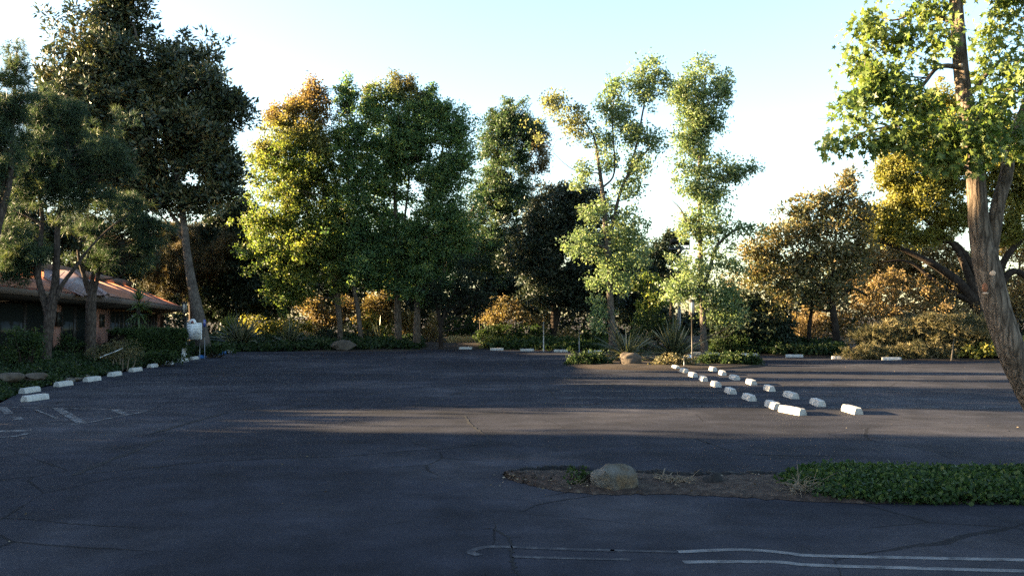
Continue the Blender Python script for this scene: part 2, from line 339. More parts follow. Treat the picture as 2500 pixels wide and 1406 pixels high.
M['plant_pot'] = plain('dark_bin', (0.015, 0.015, 0.016), 0.6)

def brick():
    m, nt, N, L, b = new_mat('brick')
    tc = N.new('ShaderNodeTexCoord')
    sx = N.new('ShaderNodeSeparateXYZ'); L.new(tc.outputs['Object'], sx.inputs[0])
    ad = N.new('ShaderNodeMath'); L.new(sx.outputs[0], ad.inputs[0]); L.new(sx.outputs[1], ad.inputs[1])
    cb = N.new('ShaderNodeCombineXYZ'); L.new(ad.outputs[0], cb.inputs[0]); L.new(sx.outputs[2], cb.inputs[1])
    bt = N.new('ShaderNodeTexBrick'); bt.inputs['Scale'].default_value = 4.2; L.new(cb.outputs[0], bt.inputs[0])
    bt.inputs['Color1'].default_value = (0.20, 0.085, 0.06, 1); bt.inputs['Color2'].default_value = (0.27, 0.12, 0.085, 1); bt.inputs['Mortar'].default_value = (0.14, 0.10, 0.085, 1)
    L.new(bt.outputs[0], b.inputs['Base Color']); b.inputs['Roughness'].default_value = 0.9
    return m
M['brick'] = brick()

def tile():
    m, nt, N, L, b = new_mat('terracotta_tiles')
    tc = N.new('ShaderNodeTexCoord')
    w = N.new('ShaderNodeTexWave'); w.wave_type = 'BANDS'; w.bands_direction = 'Z'; w.inputs['Scale'].default_value = 1.9; w.inputs['Distortion'].default_value = 0.4; w.inputs['Detail'].default_value = 2
    L.new(tc.outputs['Object'], w.inputs[0])
    n = N.new('ShaderNodeTexNoise'); n.inputs['Scale'].default_value = 2.2; n.inputs['Detail'].default_value = 8; L.new(tc.outputs['Object'], n.inputs[0])
    r = ramp(N, [(0.3, (0.21, 0.08, 0.045)), (0.7, (0.34, 0.135, 0.075))]); L.new(n.outputs[0], r.inputs[0])
    mr = N.new('ShaderNodeMapRange'); mr.inputs[1].default_value = 0.0; mr.inputs[2].default_value = 0.25; mr.inputs[3].default_value = 0.62; L.new(w.outputs[0], mr.inputs[0])
    mx = N.new('ShaderNodeVectorMath'); mx.operation = 'MULTIPLY'; L.new(r.outputs[0], mx.inputs[0]); L.new(mr.outputs[0], mx.inputs[1])
    L.new(mx.outputs[0], b.inputs['Base Color']); b.inputs['Roughness'].default_value = 0.8
    bp = N.new('ShaderNodeBump'); bp.inputs['Strength'].default_value = 0.03; bp.inputs['Distance'].default_value = 0.005; L.new(w.outputs[0], bp.inputs['Height']); L.new(bp.outputs[0], b.inputs['Normal'])
    return m
M['tile'] = tile()
mg, _nt, _N, _L, _b = new_mat('window_glass')
_b.inputs['Base Color'].default_value = (0.012, 0.014, 0.013, 1); _b.inputs['Roughness'].default_value = 0.12; _b.inputs['Specular IOR Level'].default_value = 0.1
M['glass'] = mg

# ------------------------------------------------------------------ ground
lot = [(-34, -12), (40, -12), (40, 45.5)] + [tuple(G(*q)[:2]) for q in
      [(2440, 882), (2180, 880), (1990, 873), (1850, 868.5), (1500, 861), (1340, 857), (1180, 853), (1040, 853), (1000, 857), (800, 858.5), (600, 857.5), (552, 861),
       (470, 876), (400, 889), (300, 908), (210, 927), (140, 938), (50, 957), (0, 984)]] + [(-34, 23.6)]
lotA = np.array(lot)

def lot_dist(x, y):
    """signed distance to the lot outline, positive outside (numpy arrays)"""
    x = np.asarray(x, float); y = np.asarray(y, float); d = np.full(x.shape, 1e9); ins = np.zeros(x.shape, bool)
    n = len(lotA)
    for i in range(n):
        a, b = lotA[i], lotA[(i + 1) % n]; e = b - a
        t = np.clip(((x - a[0]) * e[0] + (y - a[1]) * e[1]) / (e @ e), 0, 1)
        d = np.minimum(d, np.hypot(x - a[0] - t * e[0], y - a[1] - t * e[1]))
        c = ((a[1] > y) != (b[1] > y)); xx = a[0] + (y - a[1]) / (b[1] - a[1] + 1e-12) * e[0]
        ins ^= c & (x < xx)
    return np.where(ins, -d, d)

def sstep(x, a, b):
    t = np.clip((x - a) / (b - a), 0, 1); return t * t * (3 - 2 * t)

def gz(x, y):
    d = lot_dist(x, y)
    nz = 0.05 * np.sin(np.asarray(x) * 1.1 + 0.7) * np.sin(np.asarray(y) * 0.9) + 0.03 * np.sin(np.asarray(x) * 2.7) * np.sin(np.asarray(y) * 2.3 + 1)
    return -0.09 + 0.15 * sstep(d, 0.0, 0.5) + (0.28 + nz) * sstep(d, 0.6, 5.0)

def gz1(x, y): return float(gz(np.array([x]), np.array([y]))[0])

def make_ground():
    xs = np.concatenate([np.linspace(-900, -60, 12), np.arange(-58, 60, 0.7), np.linspace(61, 900, 12)])
    ys = np.concatenate([np.linspace(-300, -14, 6), np.arange(-13, 110, 0.7), np.linspace(112, 1500, 14)])
    X, Y = np.meshgrid(xs, ys); Z = gz(X, Y)
    n, m_ = X.shape
    i = (np.arange(n - 1)[:, None] * m_ + np.arange(m_ - 1)[None]).ravel()
    np_mesh('ground', np.stack([X, Y, Z], -1).reshape(-1, 3), [np.stack([i, i + 1, i + m_ + 1, i + m_], -1)], M['soil'], smooth=True)['kind'] = 'structure'
make_ground()
bm = bmesh.new(); vv = [bm.verts.new((x, y, 0)) for x, y in lot]; bm.faces.new(vv)
bmesh.ops.triangulate(bm, faces=bm.faces[:])
me = bpy.data.meshes.new('parking_lot'); bm.to_mesh(me); bm.free(); me.materials.append(M['asphalt'])
o = bpy.data.objects.new('parking_lot', me); col.objects.link(o); o['kind'] = 'structure'

def ribbon(mb, pts, w, z, jag=0.0, closed=False):
    pts = np.array([G(*p)[:2] for p in pts], float)
    pp, _ = catmull(pts, np.zeros(len(pts)), 8)
    if jag: pp = pp + rng.normal(size=pp.shape) * jag
    t = np.gradient(pp, axis=0); t /= np.linalg.norm(t, axis=1)[:, None] + 1e-9
    nrm = np.stack([-t[:, 1], t[:, 0]], -1)
    ww = np.full(len(pp), w / 2) * (1 + (rng.uniform(-0.6, 0.6, len(pp)) if jag else 0))
    if jag: ww[0] = ww[-1] = 0.002
    l, r_ = pp + nrm * ww[:, None], pp - nrm * ww[:, None]
    vs_ = [(*q, z) for q in r_] + [(*q, z) for q in l]; n = len(pp)
    mb.add(vs_, [(i, i + 1, n + i + 1, n + i) for i in range(n - 1)])

mb = MB()
for pts, w in [([(1135, 1015), (1145, 1030), (1165, 1048), (1185, 1062), (1200, 1078)], 0.05), ([(1200, 1078), (1120, 1092), (1000, 1100), (850, 1113), (700, 1117), (500, 1128), (350, 1143), (190, 1158)], 0.03),
               ([(0, 1264), (70, 1267), (160, 1277), (260, 1283), (340, 1287)], 0.022), ([(1010, 994), (1020, 985), (1028, 970)], 0.05), ([(1200, 1290), (1225, 1300), (1245, 1318), (1250, 1350), (1252, 1380), (1268, 1406)], 0.03),
               ([(1180, 1290), (1200, 1290)], 0.02), ([(1700, 1070), (1760, 1092), (1820, 1108), (1960, 1112), (2050, 1113)], 0.03), ([(1060, 1010), (900, 1001), (760, 1000), (600, 1002)], 0.05),
               ([(1450, 1210), (1330, 1228), (1290, 1240), (1270, 1252)], 0.02), ([(1600, 1060), (1680, 1066), (1740, 1085)], 0.025), ([(2200, 996), (2330, 999), (2480, 1004)], 0.06), ([(560, 1005), (470, 1030), (365, 1060)], 0.12), ([(400, 1070), (330, 1100), (250, 1130), (180, 1160)], 0.10)]:
    ribbon(mb, pts, w, 0.004, jag=0.012)
o = mb.build('asphalt_cracks', M['crack']); o['kind'] = 'structure'

mb = MB()
ribbon(mb, [(1655, 1347), (1780, 1342), (1860, 1344), (1930, 1351), (1980, 1356), (2200, 1361), (2500, 1367), (2700, 1372)], 0.10, 0.004)
ribbon(mb, [(1668, 1372), (1780, 1371), (1900, 1372), (1975, 1379), (2200, 1386), (2500, 1394), (2700, 1400)], 0.10, 0.004)
o = mb.build('stall_marking', M['line_fresh']); o['kind'] = 'structure'
mb = MB()
for pts, w in [([(1500, 1344), (1400, 1341), (1270, 1336), (1200, 1334), (1165, 1340), (1150, 1348), (1170, 1356)], 0.09), ([(1540, 1366), (1420, 1363), (1250, 1359)], 0.08), ([(1656, 1347), (1560, 1345), (1490, 1343)], 0.07)]:
    ribbon(mb, pts, w, 0.004)
o = mb.build('faded_stall_marking', M['line_faint']); o['kind'] = 'structure'; mb = MB()
# stall lines beside the wheel-stop rows and along the left bed
for x0, x1, y, s in [(1372, 1672, 905, 1.2), (1372, 1692, 920, 1.5), (1370, 1735, 937, 2), (1368, 1768, 954, 2.4), (1366, 1812, 971, 2.8), (1362, 1864, 991, 3), (1372, 1650, 897, 1),
                     (1752, 2060, 906, 1.2), (1790, 2090, 925, 1.5), (1830, 2150, 938, 2), (1880, 2240, 955.5, 2.2), (1940, 2300, 974, 2.6), (2000, 2420, 994, 3)]:
    mb_y = G((x0 + x1) / 2, y)[1]
    for dy in (-0.13, 0.13):
        a, b_ = G(x0, y), G(x1, y); yy = mb_y + dy
        mb.box_ = None
        mb.add([(a[0], yy - .035, .004), (b_[0], yy - .035 - 0.04, .004), (b_[0], yy + .035 - 0.04, .004), (a[0], yy + .035, .004)], [(0, 1, 2, 3)])
for x0, x1, y, y1 in [(213, 345, 962, 963), (245, 410, 932, 933), (300, 470, 919, 920), (495, 655, 920, 920), (365, 560, 908, 908), (520, 700, 900, 900), (400, 600, 945, 946), (430, 640, 893, 893), (460, 700, 884, 884), (540, 760, 872, 874), (700, 720, 881, 881)]:
    a, b_ = G(x0, y), G(x1, y1)
    mb.add([(a[0], a[1] - .04, .004), (b_[0], b_[1] - .04, .004), (b_[0], b_[1] + .04, .004), (a[0], a[1] + .04, .004)], [(0, 1, 2, 3)])
for p in [(560, 866), (590, 865), (625, 866), (660, 866), (700, 867), (738, 868)]:
    ribbon(mb, [p, (p[0] + 30, p[1] + 5)], 0.08, 0.004)
ribbon(mb, [(700, 866), (775, 866.5), (770, 871), (750, 875)], 0.09, 0.004)
for x0, x1, y in [(1862, 1950, 872), (1995, 2100, 876), (2110, 2200, 882), (2250, 2300, 881)]:
    ribbon(mb, [(x0 - 30, y + 10), (x1 - 20, y + 2)], 0.09, 0.004)
o = mb.build('worn_stall_marking', M['line']); o['kind'] = 'structure'; mb = MB()
ribbon(mb, [(-60, 992), (140, 996), (260, 999), (365, 1003)], 0.10, 0.004)
ribbon(mb, [(140, 997), (165, 1012), (202, 1034)], 0.22, 0.008)
ribbon(mb, [(205, 1034), (290, 1017), (364, 1003)], 0.11, 0.0085)
ribbon(mb, [(278, 1001), (292, 1006), (308, 1012)], 0.2, 0.008)
ribbon(mb, [(205, 1035), (120, 1034)], 0.07, 0.004)
ribbon(mb, [(6, 994), (14, 1002), (22, 1010)], 0.2, 0.008); ribbon(mb, [(38, 1018), (48, 1025)], 0.2, 0.008)
ribbon(mb, [(100, 1000), (125, 1001)], 0.08, 0.004); ribbon(mb, [(85, 1000), (140, 1022)], 0.08, 0.012)
ribbon(mb, [(115, 1030), (165, 1024)], 0.06, 0.004)
ribbon(mb, [(-60, 986), (60, 984)], 0.08, 0.004)
ribbon(mb, [(-50, 1055), (20, 1052), (75, 1050)], 0.30, 0.004); ribbon(mb, [(-40, 1068), (30, 1066), (70, 1058)], 0.12, 0.008)
o = mb.build('worn_stall_marking', M['line']); o['kind'] = 'structure'

# near planting strip: soil between ragged asphalt edges
low = [(1232, 1167), (1280, 1181), (1340, 1194), (1450, 1207), (1600, 1206), (1750, 1211), (1900, 1221), (2100, 1228), (2300, 1230), (2500, 1229), (2800, 1232)]
upp = [(1232, 1164), (1280, 1156), (1340, 1153), (1450, 1153), (1600, 1157), (1750, 1160), (1900, 1160), (2100, 1160), (2300, 1160), (2500, 1162), (2800, 1165)]
Lw = np.array([G(*p)[:2] for p in low]); Up = np.array([G(*p)[:2] for p in upp])
Lw, _ = catmull(Lw, np.zeros(len(Lw)), 10); Up, _ = catmull(Up, np.zeros(len(Up)), 10)
nr = 14; rows = []
for j in range(nr + 1):
    t = j / nr; q = Lw * (1 - t) + Up * t
    if 0 < j < nr: q = q + rng.normal(size=q.shape) * 0.02
    else: q = q + np.stack([np.zeros(len(q)), rng.normal(size=len(q)) * 0.03], -1)
    h = 0.006 + 0.10 * math.sin(math.pi * t) * (0.5 + 0.5 * np.sin(q[:, 0] * 1.4 + 0.5)) + (rng.normal(size=len(q)) * 0.008 + 0.014 if 0 < j < nr else 0)
    h = h + 0.06 * np.exp(-((q[:, 0] - 3.4) / 0.9) ** 2) * math.sin(math.pi * t)
    rows.append(np.column_stack([q, h]))
SR = np.array(rows); n2, m2 = SR.shape[:2]
i = (np.arange(n2 - 1)[:, None] * m2 + np.arange(m2 - 1)[None]).ravel()
o = np_mesh('strip_soil', SR.reshape(-1, 3), [np.stack([i, i + 1, i + m2 + 1, i + m2], -1)], M['dry_soil'], smooth=True); o['kind'] = 'structure'
mb = MB()
for pts, w in [([(1236, 1164), (1270, 1157), (1300, 1156), (1340, 1152), (1400, 1151), (1440, 1152)], 0.34), ([(1550, 1160), (1620, 1163), (1700, 1166), (1800, 1165), (1900, 1164)], 0.36)]:
    q = np.array([G(*p)[:2] for p in pts]); q, _ = catmull(q, np.zeros(len(q)), 6)
    for a, b_ in zip(q[:-1], q[1:]):
        ww = w * rng.uniform(0.5, 1.2); h0 = rng.uniform(0.05, 0.09)
        mb.hexa((*a, 0.002), (*b_, 0.002), (b_[0], b_[1] + ww, .002), (a[0], a[1] + ww, .002), (a[0], a[1] + .05, h0), (b_[0], b_[1] + .05, h0), (b_[0], b_[1] + ww * .7, h0 * .8), (a[0], a[1] + ww * .7, h0 * .8))
o = mb.build('broken_edge_and_gap_shade', M['tar']); o['kind'] = 'structure'  # broken edge, its black blocks also standing in for the gap's shade

# ------------------------------------------------------------------ rocks
def rock(name, c, r, label, seed, mat='rock', sub=4, rough=0.16, flat=0.0, cat='boulder', group=None):
    rg = np.random.default_rng(seed)
    bm = bmesh.new(); bmesh.ops.create_icosphere(bm, subdivisions=sub, radius=1)
    v = np.array([q.co[:] for q in bm.verts])
    d = np.zeros(len(v))
    for k in range(5):
        w = rg.normal(size=3) * (1.2 + k * 1.1); d += np.sin(v @ w + rg.uniform(0, 6)) * rough / (1 + k * 0.55)
    for k in range(7):                       # planar facets
        nn = rg.normal(size=3); nn /= np.linalg.norm(nn); h = rg.uniform(0.62, 0.9)
        s = v @ nn * (1 + d); ov = np.clip(s - h, 0, None); v = v - nn * (ov * 0.8)[:, None]
    v = v * (1 + d)[:, None] + rg.normal(size=v.shape) * 0.006
    v[:, 2] = np.where(v[:, 2] < -0.55, -0.55, v[:, 2])
    for q, x in zip(bm.verts, v): q.co = (x * np.array(r))
    me = bpy.data.meshes.new(name); bm.to_mesh(me); bm.free(); me.materials.append(M[mat])
    for p in me.polygons: p.use_smooth = True
    o = bpy.data.objects.new(name, me); col.objects.link(o); o.location = [float(q) for q in c]
    return tag(o, label, cat, group)

def on_ground(px, py, r_z=0.0):
    g = G(px, py); return np.array([g[0], g[1], r_z])

c = G(1505, 1202); rock('boulder', (c[0], c[1] + 0.22, 0.07), (0.30, 0.25, 0.265), 'large pale grey granite boulder in the soil strip close to the camera', 12, sub=5)
c = G(1535, 893); rock('boulder', (c[0], c[1] + .3, 0.22), (0.54, 0.4, 0.36), 'tan boulder between the spiky flax clumps on the far traffic island', 5, mat='rock_brown')
c = P(18, 893, 27.5); rock('boulder', (c[0], c[1], 0.42), (0.40, 0.4, 0.22), 'brownish boulder in the left planting bed at the frame edge', 8, mat='rock_brown')
c = P(80, 900, 28.2); rock('boulder', (c[0], c[1], 0.40), (0.40, 0.3, 0.15), 'flat low boulder in the ivy to the right of the brown boulder', 9, mat='rock_brown')
c = P(836, 840, 60); rock('boulder', (c[0], c[1], 0.35), (0.85, 0.6, 0.50), 'grey boulder at the foot of the forked sweetgum trunk', 21, mat='rock_brown')
cob = [(162, 930, .26), (172, 919, .18), (182, 922, .15), (192, 918, .15), (203, 921, .22), (167, 925, .2), (178, 928, .2), (150, 926, .14), (188, 925, .12)]
for k, (px, py, s) in enumerate(cob):
    c = G(px + 8, py + 3); s *= .75
    rock('cobble', (c[0], c[1], max(0.05, 0.06)), (s, s * .8, s * .55), 'grey river cobble in the small pile beside the left row of wheel stops', 30 + k, sub=3, rough=0.08, cat='cobble', group='river cobbles by the left bed')

# ------------------------------------------------------------------ wheel stops
def stop_mesh(length, seed):
    rg = np.random.default_rng(seed)
    prof = [(-0.115, 0.0), (-0.106, 0.065), (-0.074, 0.152), (-0.062, 0.16), (0.062, 0.16), (0.074, 0.152), (0.106, 0.065), (0.115, 0.0)]
    n = 13; vs_, fs = [], []
    for k in range(n):
        t = k / (n - 1); y = (t - .5) * length
        s = 0.93 if k in (0, n - 1) else 1.0
        for (x, z) in prof: vs_.append((x * s + rg.normal() * .0022, y + (rg.normal() * .003), max(0, z * (s if z > .1 else 1) + rg.normal() * .002) if z > 0 else 0.0))
    m_ = len(prof)
    for k in range(n - 1):
        for j in range(m_ - 1): a = k * m_ + j; fs.append((a + m_, a + m_ + 1, a + 1, a))
    fs.append(tuple(range(m_))); fs.append(tuple(reversed(range((n - 1) * m_, n * m_))))
    me = bpy.data.meshes.new('wheel_stop'); me.from_pydata(vs_, [], fs); me.materials.append(M['white_conc']); me.update()
    return me
SM = [stop_mesh(0.92, s) for s in range(4)]

def wheel_stop(px, py, yaw, label, group, k=0, mat=None, sx=1.0):
    """px, py: middle of the foot of the stop"""
    me = SM[k % 4]
    if mat: me = me.copy(); me.materials.clear(); me.materials.append(mat)
    o = bpy.data.objects.new('wheel_stop', me); col.objects.link(o)
    g = G(px, py); o.location = (float(g[0]), float(g[1]), 0.003); o.rotation_euler = (0, 0, yaw); o.scale = (1.0, sx, 1.0)
    return tag(o, label, 'wheel stop', group)

ORD = ['nearest', 'second', 'third', 'fourth', 'fifth', 'sixth', 'seventh', 'eighth', 'ninth', 'tenth']
ga, gb, gl, gf = 'inner row of the paired wheel stops', 'outer row of the paired wheel stops', 'wheel stops along the left planting bed', 'wheel stops along the far edge of the lot'
rowA = [(1887, 995), (1829, 976), (1783, 959.5), (1748, 943), (1717, 929), (1692, 919), (1670, 908.5), (1649.5, 900.5)]
rowB = [(2080, 1007), (1996, 989), (1931, 970.5), (1878, 953), (1834, 937.5), (1793, 926), (1764, 914.5), (1741, 905)]
ya = math.atan2(-(G(*rowA[-1])[0] - G(*rowA[0])[0]), G(*rowA[-1])[1] - G(*rowA[0])[1])
wheel_stop(1934, 1009, ya + 0.28, 'half sunlit white wheel stop set askew in front of the inner paired row', ga, 3)
for k, q in enumerate(rowA):
    wheel_stop(*q, ya + rng.normal() * .03, ('nearest straight' if k == 0 else ORD[k] if k < 7 else 'farthest') + ' white wheel stop in the inner (left) line of the paired rows', ga, k)
for k, q in enumerate(rowB):
    wheel_stop(*q, ya - 0.03 + rng.normal() * .03, (ORD[k] if k < 7 else 'farthest') + ' white wheel stop in the outer (right) line of the paired rows', gb, k + 1)
rowL = [(73, 958), (155, 942), (225, 930), (280, 917.5), (331, 906.5), (373, 896.5), (413, 889.5), (446.5, 883)]
yl = math.atan2(-(G(*rowL[-1])[0] - G(*rowL[0])[0]), G(*rowL[-1])[1] - G(*rowL[0])[1])
wheel_stop(86, 977, yl + 0.30 - 0.55, 'white wheel stop out on the asphalt in front of the left row, nearest the camera', gl, 2)
for k, q in enumerate(rowL):
    wheel_stop(*q, yl - 0.12 + rng.normal() * .05, (('nearest' if k == 0 else ORD[k]) if k < 7 else 'eighth') + ' white wheel stop against the left planting bed, counted from the camera', gl, k)
wheel_stop(474, 877.5, yl - 0.1, 'white wheel stop beside the blue painted ones near the sign board', gl, 1)
wheel_stop(495, 873.5, yl - 0.2, 'bright blue painted wheel stop by the sign board', gl, 0, M['blue_paint'])
wheel_stop(545, 864.5, yl - 0.2, 'dull blue painted wheel stop just beyond the bright blue one', gl, 0, M['blue_paint'])
wheel_stop(558, 860, yl - 0.5, 'lone white wheel stop at the far left corner of the lot', gl, 3)
rowF = [(1137, 852.5, 'leftmost'), (1213, 855, 'second from left'), (1287, 857, 'third from left'), (1369, 859, 'fourth from left, right of a white post'), (1451, 861, 'just left of the slender island sweetgum'), (1706, 866, 'mostly hidden behind the right island sweetgum'), (1737, 867, 'just right of the right island sweetgum trunk'), (1830, 869, 'in front of the dark bushes'), (1939, 872, 'in front of the low ivy hedge'), (2053, 876, 'in front of the tawny juniper, left one'), (2176, 879, 'rightmost, in front of the juniper mound')]
for k, (px, py, w) in enumerate(rowF):
    wheel_stop(px, py, math.pi / 2 + (0.0 if px < 1500 else -0.12) , 'white wheel stop at the far lot edge, ' + w, gf, k, sx=1.0 if k < 8 else 1.05)

# ------------------------------------------------------------------ foliage generator
def quatrot(n):
    q = rng.normal(size=(n, 4)); q /= np.linalg.norm(q, axis=1)[:, None]
    w, x, y, z = q.T
    return np.stack([np.stack([1 - 2 * (y * y + z * z), 2 * (x * y - z * w), 2 * (x * z + y * w)], -1),
                     np.stack([2 * (x * y + z * w), 1 - 2 * (x * x + z * z), 2 * (y * z - x * w)], -1),
                     np.stack([2 * (x * z - y * w), 2 * (y * z + x * w), 1 - 2 * (x * x + y * y)], -1)], 1)

def frame_rot(d, droop_n=None):
    """rotation matrices whose local +X is d (n,3); roll random"""
    n = len(d); d = d / (np.linalg.norm(d, axis=1)[:, None] + 1e-9)
    r = rng.normal(size=(n, 3)) if droop_n is None else droop_n
    b = np.cross(d, r); b /= np.linalg.norm(b, axis=1)[:, None] + 1e-9
    c = np.cross(d, b)
    return np.stack([d, b, c], -1)

SHAPES = {
    'oval': (np.array([(0, 0, 0), (.45, .28, .05), (1, 0, 0), (.45, -.28, .05)]), [(0, 3, 2, 1)]),
    'blade': (np.array([(0, 0, 0), (.4, .19, .06), (1, 0, -.05), (.4, -.19, .06)]), [(0, 3, 2, 1)]),
    'round': (np.array([(0, 0, 0), (.3, .38, .03), (.8, .3, 0), (1, 0, 0), (.8, -.3, 0), (.3, -.38, .03)]), [(0, 5, 4, 3, 2, 1)]),
}
_st = [(0, 0, 0)]
for k, (a, r_) in enumerate([(-2.35, .5), (-1.7, .22), (-1.25, .62), (-.62, .26), (0, .72), (.62, .26), (1.25, .62), (1.7, .22), (2.35, .5)]):
    _st.append((.32 + r_ * math.cos(a), r_ * math.sin(a), -.10 * r_ + (.05 if r_ < .3 else 0)))
_st[0] = (.02, 0, 0)
SHAPES['star'] = (np.array(_st + [(.32, 0, .05)]), [(10, (i + 1) % 10, i) for i in range(10)])
def _tuft(n=13, spread=1.0, w=.05):
    rg = np.random.default_rng(3); v, f = [], []
    for k in range(n):
        d = np.array([rg.uniform(.1, 1), rg.normal() * .6 * spread, rg.normal() * .6 * spread]); d /= np.linalg.norm(d)
        s = np.cross(d, rg.normal(size=3)); s /= np.linalg.norm(s); i = len(v)
        v += [s * w / 2, -s * w / 2, d * rg.uniform(.75, 1.05)]; f.append((i, i + 1, i + 2))
    return np.array(v), f
SHAPES['tuft'] = _tuft()
SHAPES['spray'] = _tuft(8, 0.6, .13)

def leaf_arrays(pos, size, shape, d=None):
    tv, tf = SHAPES[shape]; n = len(pos); k = len(tv)
    Rm = quatrot(n) if d is None else frame_rot(d)
    v = np.einsum('nij,kj->nki', Rm, tv) * size[:, None, None] + pos[:, None]
    f = (np.array(tf)[None] + (np.arange(n) * k)[:, None, None]).reshape(-1, len(tf[0]))
    return v.reshape(-1, 3), f, k

def snoise(p, s, seed):
    rg = np.random.default_rng(seed); r = np.zeros(len(p))
    for k in range(6):
        w = rg.normal(size=3) * s * (1 + .5 * k); r += np.sin(p @ w + rg.uniform(0, 6.28)) / (1 + .4 * k)
    return r / 2.2

def clumps_in(ells, per_m2, seed, gap=-0.6, shell=0.3, rag=0.32):
    out = []
    for k, (c, r) in enumerate(ells):
        r = np.array(r); area = math.pi * (r[0] * r[2] + .5 * r[0] * r[1])
        n = max(4, int(area * per_m2))
        d = rng.normal(size=(n, 3)); d /= np.linalg.norm(d, axis=1)[:, None]
        rad = rng.uniform(0.02, 1, n) ** shell * rng.uniform(.78, 1.06, n) * (1 + rag * snoise(d * 1.9 + k * 1.7, 1.0, seed + 7))
        rad = np.where(rng.uniform(0, 1, n) < .10, rad * rng.uniform(1.1, 1.4, n), rad)
        out.append(np.array(c) + d * rad[:, None] * r)
    q = np.vstack(out)
    return q[snoise(q, 1.0, seed) > gap]

def make_leaves(name, mat, cl, parent, ls=0.16, per=45, cr=0.5, shape='oval', flat=0.75, autf=None, drop=0.0, mode=None, szv=0.35, crv=0.55):
    n = len(cl)
    cnt = rng.poisson(per, n) + 1
    idx = np.repeat(np.arange(n), cnt)
    crs = cr * rng.uniform(1 - crv, 1 + crv, n)
    off = rng.normal(size=(len(idx), 3)); off /= np.linalg.norm(off, axis=1)[:, None]
    off *= (rng.uniform(0, 1, len(idx)) ** .45)[:, None]
    off *= crs[idx][:, None] * np.array([1, 1, flat])
    pos = cl[idx] + off
    size = ls * rng.uniform(1 - szv, 1 + szv, len(idx))
    d = None
    if mode == 'out': d = off / (np.linalg.norm(off, axis=1)[:, None] + 1e-6) + rng.normal(size=off.shape) * .5 + np.array([0, 0, .35])
    if mode == 'droop': d = off / (np.linalg.norm(off, axis=1)[:, None] + 1e-6) * .6 + rng.normal(size=off.shape) * .5 + np.array([0, 0, -.7])
    if mode == 'flat': d = rng.normal(size=off.shape) * np.array([1, 1, .25])
    v, f, k = leaf_arrays(pos, size, shape, d)
    clr = rng.uniform(0, 1, n)
    r = np.clip(.55 * rng.uniform(0, 1, len(idx)) + .45 * clr[idx], 0, 1)
    au = np.repeat(autf(pos), k) if autf else np.zeros(len(v))
    return np_mesh(name, v, [f], mat, parent, rnd=np.repeat(r, k), aut=au)

def ell(blobs, Y, dep=0.9, grow=1.0):
    out = []
    for b in blobs:
        px, py, rx, rz = b[:4]; rx, rz = rx * grow, rz * grow; yy = Y + (b[4] if len(b) > 4 else 0)
        out.append((P(px, py, yy), (rx * yy / F, max(.3, min(rx, rz) * yy / F * dep), rz * yy / F)))
    return out

TS = 0.72
def px_path(path, Y):
    pts = [P(q[0], q[1], Y + (q[3] if len(q) > 3 else 0)) for q in path]; rad = [q[2] / 2 * Y / F * TS for q in path]
    return pts, rad

def make_trunk(parent, mat, paths, Y, cl=None, nlimb=20, lr=0.05, sides=10, bump=0.04, upbias=0.6, z0=None):
    V, Fc, n = [], [], 0; skel = []
    for pi, path in enumerate(paths):
        pts, rad = px_path(path, Y)
        if pi == 0 and z0 is not None: pts[0][2] = z0
        v, f = tube_arrays(pts, rad, sides, bump=bump); V.append(v); Fc.append(f + n); n += len(v)
        a, b_ = catmull(pts, rad, 6); skel.append(np.column_stack([a, b_]))
    sk = np.vstack(skel)
    if cl is not None and nlimb and len(cl):
        for t in cl[rng.choice(len(cl), min(nlimb, len(cl)), replace=False)]:
            dd = np.hypot(sk[:, 0] - t[0], sk[:, 1] - t[1]); want = t[2] - upbias * dd
            s = sk[np.argmin(np.abs(sk[:, 2] - want) + .45 * dd)]
            r0 = min(s[3] * .6, lr); L_ = np.linalg.norm(t - s[:3])
            mid = s[:3] * .5 + t * .5 + np.array([0, 0, -.10 * L_]) + rng.normal(size=3) * .07 * L_
            v, f = tube_arrays([s[:3], mid, t], [r0, r0 * .6, r0 * .16], 5, m=4); V.append(v); Fc.append(f + n); n += len(v)
            for _ in range(2):
                e = t + rng.normal(size=3) * .25 * L_ * np.array([1, 1, .8]); q = mid * .4 + t * .6
                v, f = tube_arrays([q, (q + e) / 2 + rng.normal(size=3) * .04 * L_, e], [r0 * .38, r0 * .25, r0 * .1], 4, m=3); V.append(v); Fc.append(f + n); n += len(v)
    return np_mesh('trunk', np.vstack(V), [np.vstack(Fc)], mat, parent, smooth=True)

def tree(name, label, base, Y, paths, blobs, leaf, bark, group=None, cat='tree', cpm=3.0, per=40, cr=.5, ls=.16, shape='oval', gap=-.6, nlimb=24, lr=.06, dep=.9, seed=1, autf=None, mode=None, shell=.3, flat=.75, sides=10, upbias=.6, extra=None, crownname='crown', grow=1.0, rag=.32):
    p = P(base[0], base[1], Y); p[2] = gz1(p[0], p[1]) if len(base) < 3 else base[2]
    root = empty(name, p, label, cat, group)
    cl = clumps_in(ell(blobs, Y, dep, grow), cpm * 1.9, seed, gap, shell, rag)
    if paths: make_trunk(root, bark, paths, Y, cl, nlimb, lr, sides, upbias=upbias, z0=p[2] - .1)
    make_leaves(crownname, leaf, cl, root, ls, per * 1.45, cr, shape, flat, autf, mode=mode)
    if extra: extra(root, Y)
    return root

